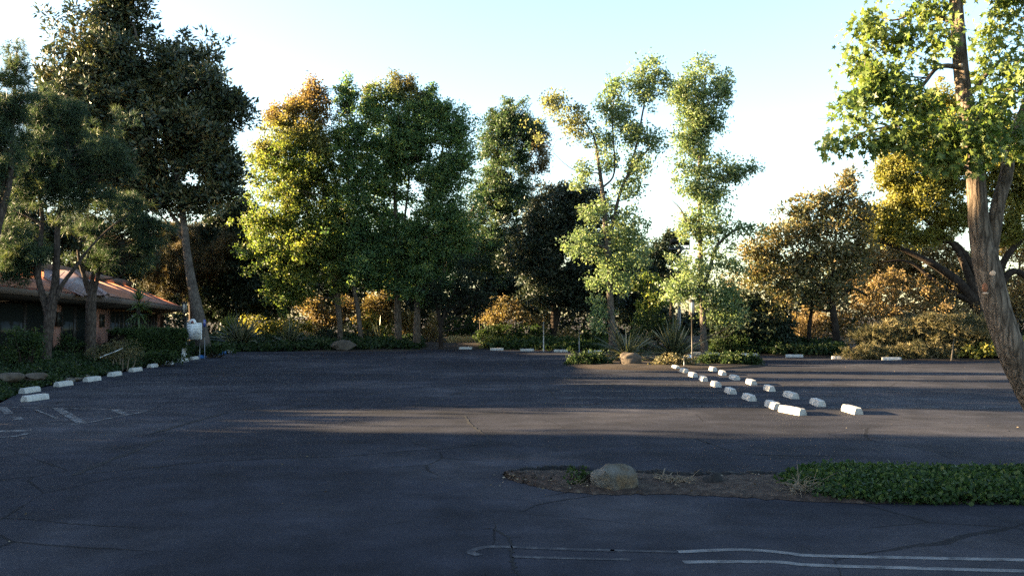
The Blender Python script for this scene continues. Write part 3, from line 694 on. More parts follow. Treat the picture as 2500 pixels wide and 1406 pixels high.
# ------------------------------------------------------------------ building on the left
def make_building():
    ev = [np.array([-24.6, 27.0]), np.array([-22.1, 38.0]), np.array([-20.4, 46.0]), np.array([-26.1, 70.0])]
    zb = [3.42, 3.36, 2.99, 2.74]
    root = empty('restaurant_building', (-24, 44, 0), 'low brick building with terracotta tiled mansard roof and deep brown eaves', 'building')
    seg = list(zip(ev[:-1], ev[1:], zb[:-1], zb[1:]))
    def nin(a, b): d = (b - a) / np.linalg.norm(b - a); return np.array([-d[1], d[0]])     # to the left = inward
    ns = [nin(a, b) for a, b, _, _ in seg]
    nv = [ns[0], (ns[0] + ns[1]) / 2, (ns[1] + ns[2]) / 2, ns[2]]
    nv = [n / np.linalg.norm(n) for n in nv]
    inner = [e + n * 3.3 for e, n in zip(ev, nv)]; inner[3] = inner[3] + (ev[2] - ev[3]) / np.linalg.norm(ev[2] - ev[3]) * 3.2
    zr = [4.75, 4.72, 4.62, 4.55]
    roof = MB(); fas = MB(); sof = MB(); cap = MB()
    for i, (a, b, za, zb_) in enumerate(seg):
        A, B, C, D = ev[i], ev[i + 1], inner[i + 1], inner[i]
        za2, zb2, zc, zd = za + .34, zb_ + .34, zr[i + 1], zr[i]
        sl = lambda p, z, o=0.0: (*p, z + o)
        roof.hexa(sl(A, za2, -.06), sl(B, zb2, -.06), sl(C, zc, -.06), sl(D, zd, -.06), sl(A, za2), sl(B, zb2), sl(C, zc), sl(D, zd))
        fas.wall(a, b, za, za + .36, .10, zb_, zb_ + .36)
        n = ns[i]
        q0, q1 = a + n * .11, b + n * .11
        sof.hexa((*q0, za - .02), (*q1, zb_ - .02), (*(q1 + n * 2.4), zb_ - .3), (*(q0 + n * 2.4), za - .3), (*q0, za + .12), (*q1, zb_ + .12), (*(q1 + n * 2.4), zb_ + .12), (*(q0 + n * 2.4), za + .12))
        cap.wall(D, C, zd + .002, zd + .42, 5.5, zc + .002, zc + .42)
    rf = roof.build('roof', M['tile'], root)
    cap.build('roof_parapet', M['roof_cap'], rf)
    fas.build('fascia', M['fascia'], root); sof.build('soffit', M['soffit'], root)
    # hip end
    hp = MB(); e3 = ev[3]; out = e3 + nv[3] * 7
    hp.add([(*e3, zb[3] + .342), (*inner[3], zr[3] + .002), (*(inner[3] + nv[3] * 3.5), zr[3] + .002), (*out, zb[3] + .342)], [(0, 3, 2, 1)])
    hp.build('roof_hip', M['tile'], rf)
    # walls, 1.7 m behind the eave
    wl = [e + n * 1.75 for e, n in zip(ev, nv)]
    br = MB(); gl = MB()
    def along(i, t): return wl[i] * (1 - t) + wl[i + 1] * t
    def px_t(i, px):   # where the sight line of a photo column meets the wall line
        d = np.array([(px - CX) / F, 1.0]); A = wl[i]; B = wl[i + 1] - A
        m_ = np.array([[d[0], -B[0]], [d[1], -B[1]]]); s = np.linalg.solve(m_, A); return s[1]
    def seg_wall(mb, i, t0, t1, z0, z1, t): mb.wall(along(i, t0), along(i, t1), z0, z1, t)
    seg_wall(br, 0, 0, 0.80, 0, 3.3, .3)
    br.build('brick_wall', M['brick'], root); br = MB()
    seg_wall(br, 1, px_t(1, 128), px_t(1, 150), 0, 3.1, .35)
    br.build('brick_pier', M['brick'], root); br = MB()
    seg_wall(br, 2, px_t(2, 226) if 0 <= px_t(2, 226) else 0.0, px_t(2, 269), 0, 2.75, .35)
    br.build('brick_pier', M['brick'], root); br = MB()
    seg_wall(br, 2, .93, 1.0, 0, 2.6, .3)
    br.build('brick_wall', M['brick'], root)
    a, b = along(2, px_t(2, 236)), along(2, px_t(2, 254))
    for (i, p0) in ((2, 245), (1, 141)):
        t = px_t(i, p0); c = along(i, t); n = -ns[i]
        mb = MB(); z = 1.75 if i == 2 else 1.85
        mb.wall(c + n * .02 - np.array([0, .22]), c + n * .02 + np.array([0, .22]), z, z + .72, -.14); 
        lt = mb.build('wall_lantern', M['dark_metal'], root)
        mb = MB(); mb.wall(c + n * .165 - np.array([0, .15]), c + n * .165 + np.array([0, .15]), z + .12, z + .58, -.012); mb.build('lantern_glass', M['glass'], lt)
    # windows: glass with dark mullions, dark room behind
    rooms = MB()
    for i, x0, x1 in ((1, -12, 128), (1, 150, 226), (2, 269, 436)):
        t0, t1 = max(0.0, px_t(i, x0)), min(.93 if i == 2 else 1.0, px_t(i, x1))
        seg = MB(); seg_wall(seg, i, t0, t1, .3, 2.95 if i == 1 else 2.6, .03)
        fr = MB()
        L_ = np.linalg.norm(wl[i + 1] - wl[i]) * (t1 - t0); k = max(2, int(L_ / 1.3))
        for j in range(k + 1):
            t = t0 + (t1 - t0) * j / k; w = .09 / np.linalg.norm(wl[i + 1] - wl[i])
            p, q = along(i, max(t0, t - w)), along(i, min(t1, t + w)); nn = -ns[i] * .06
            fr.wall(p + nn, q + nn, .1, 3.0 if i == 1 else 2.65, .2)
        p, q = along(i, t0), along(i, t1); nn = -ns[i] * .05
        fr.wall(p + nn, q + nn, .02, .34, .18); 
        w_ = fr.build('window_frame', M['mullion'], root); seg.build('window_pane', M['glass'], w_)
    # pale standing-seam panel over the corner
    A = np.array([*ev[1], zb[1] + .34]); B = np.array([*ev[2], zb[2] + .34]); C = np.array([*inner[2], zr[2]])
    nrm = np.cross(B - A, C - A); nrm /= np.linalg.norm(nrm); nrm = nrm if nrm[2] > 0 else -nrm
    def hit(px, py, off):
        d = np.array(ray(px, py)); o_ = np.array([0, 0, H]); t = ((A + nrm * off - o_) @ nrm) / (d @ nrm); return o_ + d * t
    pn = MB(); q = [hit(107, 659, .05), hit(107, 677, .05), hit(206, 722, .05), hit(262, 722, .05), hit(182, 664, .05)]
    pn.prism(q, nrm * .06); pp = pn.build('metal_roof_panel', M['pink_panel'], root)
    sm = MB()
    for k in range(6):
        t = (k + .5) / 6; a = hit(107 + 99 * t, 677 + 45 * t, .112); b = hit(120 + 125 * t, 662 + 52 * t, .112) 
        b = a + (hit(182, 664, .112) - hit(150, 697, .112)) * (0.75 if t < .7 else .5)
        sm.cyl(a, b, .025, n=4)
    sm.build('seam', M['seam'], pp)
    tr = MB(); tr.cyl(hit(107, 678, .12), hit(204, 723, .12), .05, n=6); tr.cyl(hit(182, 664, .13), hit(262, 722, .13), .13, n=6); tr.build('flashing', M['pink_panel'], pp)
    return root
make_building()

# ------------------------------------------------------------------ trees
E_ = leaf_mat
gum = dict(grow=1.27, rag=.48, cat='tree', leaf=M['gum'], bark=M['bark_gum'], cpm=4.2, per=40, cr=.55, ls=.18, shape='oval', group='row of tall sweetgums behind the lot', gap=-.5)
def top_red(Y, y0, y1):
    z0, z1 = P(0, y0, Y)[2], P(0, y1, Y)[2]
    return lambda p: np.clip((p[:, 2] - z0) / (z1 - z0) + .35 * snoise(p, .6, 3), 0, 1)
none_ = None
tree('sweetgum_tree', 'golden green sweetgum with a reddish top and yellow leaves low on its left', (830, 835), 64,
     [[(832, 838, 20), (826, 740, 17), (815, 640, 15), (795, 500, 12), (772, 350, 8), (758, 250, 5)], [(829, 800, 13), (819, 730, 11), (800, 620, 9), (740, 500, 6)]],
     [(768, 208, 12, 26), (715, 262, 10, 22), (668, 282, 10, 20), (765, 245, 32, 38), (740, 300, 58, 48), (690, 290, 38, 26), (720, 380, 85, 55), (648, 370, 34, 30), (790, 390, 55, 55), (700, 460, 78, 55), (775, 480, 65, 55), (720, 540, 88, 48), (640, 520, 38, 38), (700, 620, 76, 50), (780, 600, 75, 55), (692, 705, 46, 42), (770, 675, 66, 46), (840, 660, 50, 45), (825, 560, 50, 55)],
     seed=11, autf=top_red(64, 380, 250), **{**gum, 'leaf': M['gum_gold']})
tree('sweetgum_tree', 'thin sweetgum with pale left-leaning trunk between the golden one and the tallest', (882, 838), 63.5,
     [[(882, 838, 18), (874, 760, 16), (862, 690, 14), (855, 600, 11), (850, 450, 9), (848, 290, 5)]],
     [(846, 216, 12, 26), (866, 240, 9, 22), (848, 250, 28, 36), (852, 320, 38, 50), (855, 410, 42, 55), (850, 500, 42, 55), (880, 640, 48, 48), (858, 570, 40, 48)], seed=12, **gum)
tree('sweetgum_tree', 'tallest dense green sweetgum in the middle of the row, with a dark straight trunk', (972, 840), 64.8,
     [[(973, 842, 27), (970, 740, 23), (968, 640, 18), (965, 500, 14), (960, 380, 9), (955, 260, 5)], [(969, 680, 12), (985, 560, 9), (1000, 430, 6)]],
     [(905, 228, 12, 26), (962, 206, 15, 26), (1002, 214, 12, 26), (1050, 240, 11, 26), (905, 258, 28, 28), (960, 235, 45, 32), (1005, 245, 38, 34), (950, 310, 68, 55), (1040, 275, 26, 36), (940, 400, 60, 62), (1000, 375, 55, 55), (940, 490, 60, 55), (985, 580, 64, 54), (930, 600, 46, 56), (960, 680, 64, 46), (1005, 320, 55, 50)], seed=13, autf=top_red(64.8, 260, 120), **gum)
tree('sweetgum_tree', 'sweetgum with a thick pale sunlit trunk right of the tallest one', (1018, 843), 64,
     [[(1018, 845, 28), (1018, 780, 23), (1021, 700, 20), (1032, 640, 16), (1050, 520, 12), (1075, 400, 8), (1085, 320, 4)]],
     [(1056, 236, 11, 26), (1086, 272, 12, 28), (1126, 288, 11, 30), (1055, 262, 22, 30), (1085, 320, 46, 46), (1125, 350, 28, 55), (1100, 420, 46, 55), (1065, 450, 40, 40), (1062, 550, 54, 54), (1105, 520, 46, 55), (1040, 625, 56, 55), (1050, 690, 56, 38), (1110, 600, 46, 46)], seed=14, **gum)
tree('sweetgum_tree', 'blue green leaning sweetgum behind, its narrow top clear left of the sky gap', (1060, 845), 76,
     [[(1062, 850, 22), (1075, 720, 19), (1100, 620, 16), (1130, 560, 14), (1190, 440, 10), (1225, 330, 5)]],
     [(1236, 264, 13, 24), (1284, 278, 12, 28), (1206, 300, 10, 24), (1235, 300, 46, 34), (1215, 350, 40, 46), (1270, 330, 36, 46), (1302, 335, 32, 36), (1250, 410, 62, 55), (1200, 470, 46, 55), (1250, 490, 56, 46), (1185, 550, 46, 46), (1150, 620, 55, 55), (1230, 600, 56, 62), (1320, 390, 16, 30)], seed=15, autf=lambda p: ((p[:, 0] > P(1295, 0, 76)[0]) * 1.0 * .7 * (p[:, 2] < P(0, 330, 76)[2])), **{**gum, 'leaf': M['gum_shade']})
tree('dark_tree', 'small dark tree with a sunlit forked trunk at the right end of the ivy', (1078, 848), 63,
     [[(1077, 850, 17), (1075, 800, 14), (1066, 745, 9), (1050, 690, 5)], [(1076, 805, 11), (1090, 750, 8), (1120, 690, 4)]],
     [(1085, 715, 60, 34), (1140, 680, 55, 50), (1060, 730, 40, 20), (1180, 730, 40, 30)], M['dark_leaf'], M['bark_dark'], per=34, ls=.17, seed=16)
tree('dark_tree', 'broad black green evergreen tree filling the gap behind the leaning sweetgum', (1215, 845), 82,
     [[(1215, 850, 20), (1210, 700, 14), (1220, 600, 7)]],
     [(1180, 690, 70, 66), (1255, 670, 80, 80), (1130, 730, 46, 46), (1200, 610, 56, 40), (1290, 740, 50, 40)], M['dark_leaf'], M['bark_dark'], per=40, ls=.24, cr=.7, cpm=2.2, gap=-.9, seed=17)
tree('magnolia_tree', 'dark round magnolia behind two white posts, left of the slender island sweetgum', (1352, 847), 66,
     [[(1354, 850, 26), (1352, 780, 24), (1350, 740, 20), (1330, 660, 12), (1320, 580, 6)], [(1356, 800, 18), (1372, 720, 14), (1400, 620, 8), (1420, 540, 4)]],
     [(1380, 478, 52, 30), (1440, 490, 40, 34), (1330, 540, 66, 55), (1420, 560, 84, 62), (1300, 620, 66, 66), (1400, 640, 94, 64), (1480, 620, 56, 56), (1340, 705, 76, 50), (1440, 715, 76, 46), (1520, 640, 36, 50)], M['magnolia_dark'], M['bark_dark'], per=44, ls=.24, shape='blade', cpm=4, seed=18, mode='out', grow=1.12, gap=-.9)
isl = dict(grow=1.22, rag=.5, cat='tree', leaf=M['gum_light'], bark=M['bark_grey'], cpm=6, per=22, cr=.50, ls=.165, shape='oval', group='slender sweetgums on the far traffic island', gap=-.7, nlimb=26, lr=.04, dep=1.0)
tree('sweetgum_tree', 'slender open sweetgum with twin upper stems on the left of the far island', (1497, 872, 0.05), 51.5,
     [[(1499, 876, 34), (1494, 800, 25), (1488, 700, 22), (1484, 600, 20), (1478, 550, 18), (1470, 460, 14), (1460, 390, 11), (1448, 330, 7), (1420, 290, 4)],
      [(1485, 610, 16), (1496, 550, 13), (1516, 465, 11), (1545, 410, 9), (1583, 364, 6), (1600, 335, 3)], [(1530, 435, 8), (1555, 350, 7), (1570, 270, 6), (1590, 180, 3)], [(1483, 605, 12), (1450, 598, 11), (1428, 606, 8)], [(1470, 460, 8), (1500, 420, 6), (1495, 300, 5), (1500, 200, 2)]],
     [(1592, 165, 24, 28), (1580, 225, 26, 36), (1550, 200, 22, 20), (1622, 205, 14, 26), (1500, 212, 20, 28), (1482, 260, 22, 32), (1512, 275, 34, 32), (1350, 250, 26, 24), (1392, 285, 40, 26), (1315, 320, 22, 20), (1400, 315, 22, 22), (1470, 335, 32, 24), (1545, 330, 36, 34), (1592, 345, 26, 24), (1485, 390, 26, 22), (1430, 420, 22, 18), (1555, 410, 32, 32), (1412, 445, 16, 10), (1462, 510, 20, 22), (1530, 460, 30, 22), (1448, 520, 22, 18), (1520, 560, 44, 34), (1545, 610, 34, 50), (1430, 590, 40, 34), (1492, 650, 30, 52), (1450, 690, 20, 14), (1468, 775, 18, 28), (1455, 740, 16, 14), (1520, 690, 22, 20)],
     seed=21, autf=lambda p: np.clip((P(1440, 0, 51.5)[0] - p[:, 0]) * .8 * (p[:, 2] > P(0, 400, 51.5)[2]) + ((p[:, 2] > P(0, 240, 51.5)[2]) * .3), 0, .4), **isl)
tree('sweetgum_tree', 'slender sweetgum with a yellow green plume at its top, right of the far island', (1720, 868, 0.05), 52.8,
     [[(1721, 872, 28), (1717, 800, 21), (1713, 700, 18), (1710, 600, 16), (1708, 500, 14), (1706, 420, 10), (1712, 330, 7), (1718, 230, 5), (1725, 170, 3)],
      [(1716, 710, 14), (1736, 645, 12), (1748, 605, 10), (1790, 565, 8), (1845, 550, 4)], [(1738, 640, 8), (1752, 600, 7), (1757, 575, 3)], [(1706, 590, 8), (1680, 550, 7), (1662, 512, 5), (1640, 488, 2)]],
     [(1720, 200, 40, 38), (1690, 235, 36, 40), (1662, 225, 18, 34), (1760, 215, 22, 50), (1700, 290, 44, 38), (1690, 340, 40, 34), (1735, 300, 30, 30), (1700, 400, 52, 34), (1760, 420, 42, 22), (1690, 450, 34, 22), (1832, 410, 22, 10), (1800, 428, 24, 18), (1730, 480, 42, 24), (1720, 540, 44, 32), (1740, 600, 32, 24), (1690, 555, 24, 22), (1825, 562, 34, 12), (1700, 655, 34, 34), (1740, 720, 60, 34), (1655, 710, 42, 24), (1790, 770, 22, 24), (1662, 572, 10, 8), (1780, 655, 40, 16), (1750, 770, 20, 18)],
     seed=22, **{**isl, 'grow': 1.35})

tree('magnolia_tree', 'very tall dark magnolia rising above the low brick building, bronze leaves on its sunlit side', (492, 850), 50.5,
     [[(500, 862, 56), (490, 800, 42), (474, 720, 33), (457, 620, 26), (448, 540, 22), (430, 420, 18), (380, 250, 12), (325, 60, 7)], [(452, 570, 14), (400, 500, 10), (330, 440, 6)], [(446, 520, 12), (500, 420, 9), (560, 300, 5)]],
     [(300, 15, 62, 44), (290, 95, 100, 62), (235, 170, 105, 72), (400, 150, 66, 50), (455, 230, 90, 80), (300, 250, 140, 90), (200, 280, 84, 84), (400, 330, 130, 90), (545, 268, 56, 40), (515, 350, 56, 60), (478, 420, 90, 60), (350, 430, 110, 60), (540, 445, 42, 42), (250, 380, 84, 74), (130, 200, 36, 50), (440, 485, 100, 34), (310, 480, 55, 36), (170, 330, 55, 74)],
     M['magnolia'], M['bark_grey'], per=38, ls=.29, cr=.5, shape='blade', cpm=4.4, seed=31, mode='out', gap=-.58, nlimb=70, lr=.07, grow=1.2, rag=.52)
pin = dict(cat='tree', leaf=M['pine'], bark=M['bark_pine'], shape='tuft', ls=.30, per=13, cr=.36, cpm=8, gap=-.5, nlimb=90, grow=1.15, rag=.6, lr=.05, mode='out', flat=.6, upbias=.35)
tree('pine_tree', 'bushy pine with a multi-stemmed grey trunk in the planting bed at the left', (116, 880), 36,
     [[(112, 900, 30), (116, 820, 32), (122, 770, 36), (134, 700, 26), (138, 640, 22), (141, 560, 17), (150, 470, 12), (170, 370, 7)], [(118, 770, 24), (98, 700, 20), (93, 660, 20), (98, 600, 17), (102, 520, 13), (80, 420, 8)], [(138, 730, 18), (152, 695, 14), (190, 645, 11), (214, 612, 8), (262, 562, 6), (320, 520, 3)], [(100, 545, 8), (60, 525, 6), (15, 505, 4)]],
     [(125, 275, 80, 42), (205, 305, 70, 44), (70, 400, 80, 55), (175, 400, 105, 50), (262, 385, 52, 42), (125, 460, 100, 34), (60, 625, 66, 38), (28, 580, 44, 34), (215, 490, 62, 34), (130, 350, 80, 40), (30, 660, 40, 22)], seed=41, group='pines in the left planting bed', **pin)
tree('pine_tree', 'pine with a stout trunk sawn back to a cluster of short upright stems', (222, 850), 40,
     [[(220, 880, 38), (221, 800, 34), (222, 740, 33), (224, 715, 28), (208, 680, 13), (196, 645, 11), (190, 610, 8)], [(226, 720, 18), (226, 680, 14), (234, 640, 11), (238, 585, 7)], [(230, 715, 16), (240, 670, 12), (245, 620, 10), (262, 560, 6)], [(216, 715, 14), (204, 670, 12), (214, 630, 8), (225, 590, 6)]],
     [(250, 585, 66, 42), (312, 545, 50, 34), (195, 640, 30, 18), (340, 600, 46, 40), (285, 640, 50, 26), (210, 560, 44, 34), (370, 560, 40, 26), (300, 500, 50, 24)], seed=42, group='pines in the left planting bed', **pin)
tree('pine_tree', 'pine at the left frame edge with a thin spire of needles against the sky', (-40, 900), 29,
     [[(-45, 930, 46), (-32, 720, 38), (-10, 570, 32), (12, 490, 24), (25, 430, 18), (32, 300, 12), (42, 120, 4)], [(-8, 540, 16), (10, 445, 10), (40, 432, 6)]],
     [(42, 150, 16, 50), (28, 250, 50, 50), (5, 330, 55, 55), (45, 330, 40, 40), (-30, 420, 60, 60), (-80, 300, 60, 100), (-90, 500, 60, 60)], seed=43, group='pines in the left planting bed', **pin)
tree('pine_tree', 'pine with rust coloured sunlit needles showing over the right end of the tiled roof', (470, 845), 74,
     [[(470, 850, 20), (465, 720, 15), (460, 600, 8)]],
     [(430, 640, 52, 44), (352, 640, 46, 36), (500, 640, 38, 40), (420, 690, 55, 26), (540, 600, 36, 26), (300, 610, 40, 30), (440, 580, 60, 30)],
     M['pine_brown'], M['bark_pine'], shape='tuft', ls=.4, per=14, cr=.6, cpm=4.2, gap=-.7, nlimb=24, mode='out', seed=44, grow=1.15)
tree('dark_tree', 'tall dark evergreen between the tiled building and the golden sweetgum', (600, 845), 76,
     [[(600, 850, 22), (598, 700, 16), (600, 560, 8)]],
     [(600, 565, 52, 55), (575, 640, 66, 70), (640, 610, 36, 70), (560, 725, 74, 50), (630, 720, 56, 55), (510, 755, 36, 26), (505, 690, 40, 40), (555, 520, 56, 40), (510, 570, 46, 46), (540, 600, 50, 50)], M['dark_leaf'], M['bark_dark'], per=38, ls=.24, cr=.65, cpm=2.6, gap=-.95, seed=45, grow=1.2)
tree('green_tree', 'mid green tree top peeping out left of the golden sweetgum', (610, 845), 84, [[(612, 850, 18), (610, 650, 10), (605, 520, 5)]],
     [(600, 505, 36, 26), (580, 520, 24, 18), (620, 540, 40, 36), (570, 560, 30, 24)], M['gum'], M['bark_dark'], per=36, ls=.22, cr=.6, cpm=2.6, seed=46)
# right side
tree('pine_tree', 'dark distant pine behind the floodlight pole', (1640, 850), 88, [[(1640, 855, 16), (1640, 700, 12), (1642, 590, 5)]],
     [(1620, 610, 46, 30), (1590, 645, 44, 34), (1645, 680, 36, 46), (1640, 580, 24, 18), (1590, 690, 40, 30)], M['dark_leaf'], M['bark_dark'], per=40, ls=.26, cr=.7, cpm=2.4, gap=-.6, seed=51)
tree('small_sweetgum', 'low yellow green young tree glowing in the sun between the two island sweetgums', (1585, 845), 60, [[(1588, 850, 8), (1586, 760, 6), (1580, 690, 3)]],
     [(1582, 688, 30, 24), (1600, 735, 34, 22), (1545, 695, 24, 14), (1570, 760, 26, 18)], M['gum_gold'], M['bark_grey'], per=36, ls=.18, seed=52)
tree('magnolia_tree', 'bronze leaved magnolia with a short dark trunk on the right, behind the far wheel stops', (2042, 862), 54.5,
     [[(2044, 868, 28), (2040, 800, 23), (2032, 740, 21), (2034, 680, 15), (2040, 580, 9), (2060, 470, 5)], [(2034, 725, 14), (1990, 690, 10), (1930, 650, 6)], [(2036, 735, 13), (2080, 705, 11), (2118, 722, 8)], [(2030, 760, 9), (1998, 755, 7), (1970, 740, 4)]],
     [(2072, 435, 26, 30), (2050, 490, 60, 42), (1965, 500, 52, 32), (2100, 520, 36, 50), (1920, 570, 62, 50), (2030, 580, 94, 62), (1852, 620, 50, 32), (1890, 660, 74, 42), (2000, 660, 84, 52), (2080, 640, 46, 62), (1920, 718, 54, 32), (1990, 735, 44, 24), (2062, 715, 44, 34), (1890, 765, 28, 24), (1850, 680, 36, 30)],
     M['magnolia_brown'], M['bark_dark'], per=36, ls=.25, cr=.5, shape='blade', cpm=3.0, seed=53, mode='out', nlimb=40)
tree('small_tree', 'thin dark trunk with a small shaded crown just left of the bronze magnolia trunk', (1976, 852), 55.5, [[(1975, 856, 15), (1977, 790, 13), (1984, 740, 10), (1990, 700, 5)]],
     [(1985, 715, 36, 22), (2010, 700, 26, 20), (1950, 725, 24, 14)], M['dark_leaf'], M['bark_dark'], per=36, ls=.2, seed=54)
tree('oak_tree', 'large spreading tree with yellow olive foliage and black slanting limbs behind the big near trunk', (2415, 850), 56.5,
     [[(2425, 862, 60), (2398, 770, 46), (2345, 695, 32), (2270, 640, 22), (2180, 600, 12), (2110, 580, 5)], [(2402, 785, 40), (2372, 690, 28), (2330, 600, 19), (2250, 530, 10)], [(2412, 780, 34), (2402, 640, 24), (2398, 500, 16), (2330, 350, 8)], [(2400, 700, 22), (2345, 605, 17), (2290, 586, 15), (2200, 580, 9), (2140, 590, 4)], [(2420, 760, 30), (2450, 640, 24), (2520, 560, 14)], [(2380, 740, 22), (2300, 700, 14), (2220, 640, 9), (2150, 640, 4)], [(2440, 700, 24), (2475, 662, 22), (2530, 690, 18)]],
     [(2170, 530, 58, 36), (2250, 490, 92, 52), (2330, 430, 84, 55), (2230, 420, 74, 44), (2290, 350, 74, 54), (2310, 262, 60, 42), (2180, 440, 44, 32), (2400, 350, 84, 90), (2470, 450, 55, 80), (2205, 390, 55, 34), (2320, 530, 80, 30), (2440, 560, 60, 40), (2560, 420, 80, 120), (2185, 565, 60, 26), (2270, 580, 60, 22), (2120, 555, 30, 26)],
     M['olive'], M['bark_dark'], per=58, ls=.16, cr=.5, cpm=5, seed=55, gap=-.9, nlimb=50, lr=.05, grow=1.12)
tree('brown_tree', 'tan and rust tree glimpsed at the right frame edge behind the big near trunk', (2490, 850), 62, [[(2488, 860, 16), (2482, 760, 12), (2490, 640, 7)]],
     [(2480, 610, 44, 46), (2500, 720, 46, 50), (2470, 760, 30, 40), (2540, 650, 50, 80)], M['tan'], M['bark_grey'], per=36, ls=.22, cr=.6, cpm=2.4, gap=-.6, seed=56)

for k, (px, Y, bl, lb) in enumerate([
    (60, 62, [(60, 570, 70, 60), (0, 600, 60, 60), (130, 590, 60, 60), (40, 500, 50, 40)], 'dark tree behind the left end of the tiled roof'),
    (240, 66, [(240, 610, 70, 60), (180, 560, 50, 40), (300, 640, 60, 50), (230, 670, 80, 40)], 'dark tree behind the middle of the tiled roof'),
    (390, 82, [(390, 600, 70, 50), (330, 680, 70, 50), (430, 700, 60, 50), (480, 640, 50, 50)], 'dark tree behind the right end of the tiled roof'),
    (690, 79, [(690, 690, 60, 60), (740, 640, 50, 50), (660, 740, 40, 36)], 'black green tree behind the low yellow branches of the golden sweetgum'),
    (835, 82, [(830, 690, 60, 60), (880, 640, 50, 60), (800, 610, 46, 50)], 'black green tree behind the thin leaning sweetgum'),
    (1000, 81, [(1000, 690, 66, 66), (940, 650, 46, 50), (1060, 640, 56, 60), (1010, 590, 50, 40)], 'black green tree behind the thick pale sunlit trunk'),
    (1545, 84, [(1530, 720, 50, 60), (1560, 660, 36, 40), (1500, 690, 50, 60), (1580, 760, 40, 30)], 'black green tree behind the left island sweetgum'),
    (2180, 74, [(2170, 640, 70, 60), (2260, 650, 70, 60), (2110, 690, 50, 40), (2340, 680, 60, 50)], 'dark brownish tree mass under the spreading olive tree')]):
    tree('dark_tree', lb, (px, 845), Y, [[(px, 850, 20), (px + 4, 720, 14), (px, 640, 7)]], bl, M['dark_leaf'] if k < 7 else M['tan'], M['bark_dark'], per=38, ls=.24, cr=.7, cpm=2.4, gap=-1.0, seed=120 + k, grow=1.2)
# the near sweetgum
def near_tree():
    Y = 13.0
    p = P(2600, 1165, Y); p[2] = 0.0
    root = empty('sweetgum_tree', p, 'big leaning sweetgum trunk close to the camera at the right, star shaped leaves overhead', 'tree')
    paths = [[(2612, 1185, 124), (2585, 1110, 104), (2540, 1000, 94), (2485, 890, 92), (2440, 770, 88), (2412, 660, 86), (2396, 590, 74), (2388, 528, 64), (2382, 443, 59), (2368, 320, 54), (2350, 200, 50), (2338, 60, 45), (2328, -120, 38), (2320, -420, 22), (2318, -700, 8)],
             [(2416, 660, 50), (2419, 600, 50), (2428, 549, 47), (2438, 490, 44), (2456, 430, 42), (2462, 380, 40), (2474, 343, 40), (2493, 296, 40), (2522, 220, 38), (2562, 80, 34), (2600, -120, 26), (2630, -400, 10)],
             [(2350, 165, 20), (2290, 165, 14, -.2), (2240, 220, 10, -.3), (2150, 250, 5, -.4)], [(2372, 330, 18), (2320, 300, 14, -.3), (2240, 300, 10, -.5), (2120, 320, 6, -.7), (2060, 350, 3, -.8)],
             [(2340, 60, 16), (2250, 30, 10, .3), (2180, 50, 6, .4), (2110, 30, 3, .5)], [(2210, 60, 5, .3), (2190, 100, 4, .3), (2150, 120, 2, .3)],
             [(2480, 335, 14), (2430, 300, 9, -.6), (2390, 290, 5, -.9)], [(2360, 240, 16), (2430, 160, 11, .3), (2490, 110, 6, .4)], [(2384, 420, 12), (2330, 400, 9, -.6), (2260, 400, 5, -.9)]]
    blobs = [(2120, 55, 58, 46), (2200, 95, 56, 44), (2160, 190, 90, 40, -.3), (2100, 150, 36, 50, .2), (2160, 235, 95, 50, -.4), (2085, 280, 48, 48, -.5), (2240, 255, 60, 44, -.5), (2050, 350, 40, 16, -.8), (2130, 345, 44, 34, -.6), (2220, 330, 70, 42, -.7), (2310, 330, 60, 50, -.9), (2270, 385, 54, 26, -.9), (2390, 340, 66, 54, -1.0), (2430, 260, 60, 70, -.8), (2470, 180, 46, 80, -.4), (2440, 60, 46, 70, .4), (2290, 100, 30, 60, -.3), (2270, 30, 50, 40, .2), (2490, 330, 40, 60, -.6), (2380, 390, 50, 24, -1.0), (2400, 150, 20, 60, .4),
             (2330, -120, 160, 90), (2480, -60, 90, 80), (2180, -60, 110, 60), (2320, -330, 130, 120), (2560, 200, 60, 140), (2600, -200, 100, 140)]
    cl = clumps_in(ell(blobs, Y, 1.0), 38, 61, -.62, .5)
    make_trunk(root, M['bark_gum'], paths, Y, cl, 150, .011, 20, .03, .3, z0=-.05)
    make_leaves('crown', M['gum_near'], cl, root, .086, 23, .22, 'star', 1.0, mode='droop', szv=.45)
    mb = MB()
    for (px, py, r_, wo) in ((2423, 667, .072, 1), (2401, 716, .045, 1), (2338, 158, .05, 1), (2392, 575, .06, 1)):
        pass
    def scar(px, py, rx, rz, mat, nm, dy):
        c = P(px, py, Y - dy); bm = bmesh.new(); bmesh.ops.create_icosphere(bm, subdivisions=2, radius=1)
        for v in bm.verts: v.co = Vector((v.co.x * rx, v.co.y * .03, v.co.z * rz)) + Vector(c - np.array(parent_loc(root)))
        me = bpy.data.meshes.new(nm); bm.to_mesh(me); bm.free(); me.materials.append(M[mat])
        for p_ in me.polygons: p_.use_smooth = True
        o = bpy.data.objects.new(nm, me); col.objects.link(o); o.parent = root
    scar(2424, 667, .055, .055, 'cutwood', 'pruning_scar', .165); scar(2406, 716, .045, .018, 'cutwood', 'pruning_scar', .145); scar(2405, 702, .045, .07, 'stain', 'bark_stain', .135)
    scar(2345, 160, .032, .032, 'cutwood', 'pruning_scar', .092); scar(2455, 372, .03, .025, 'cutwood', 'pruning_scar', .055)
near_tree()

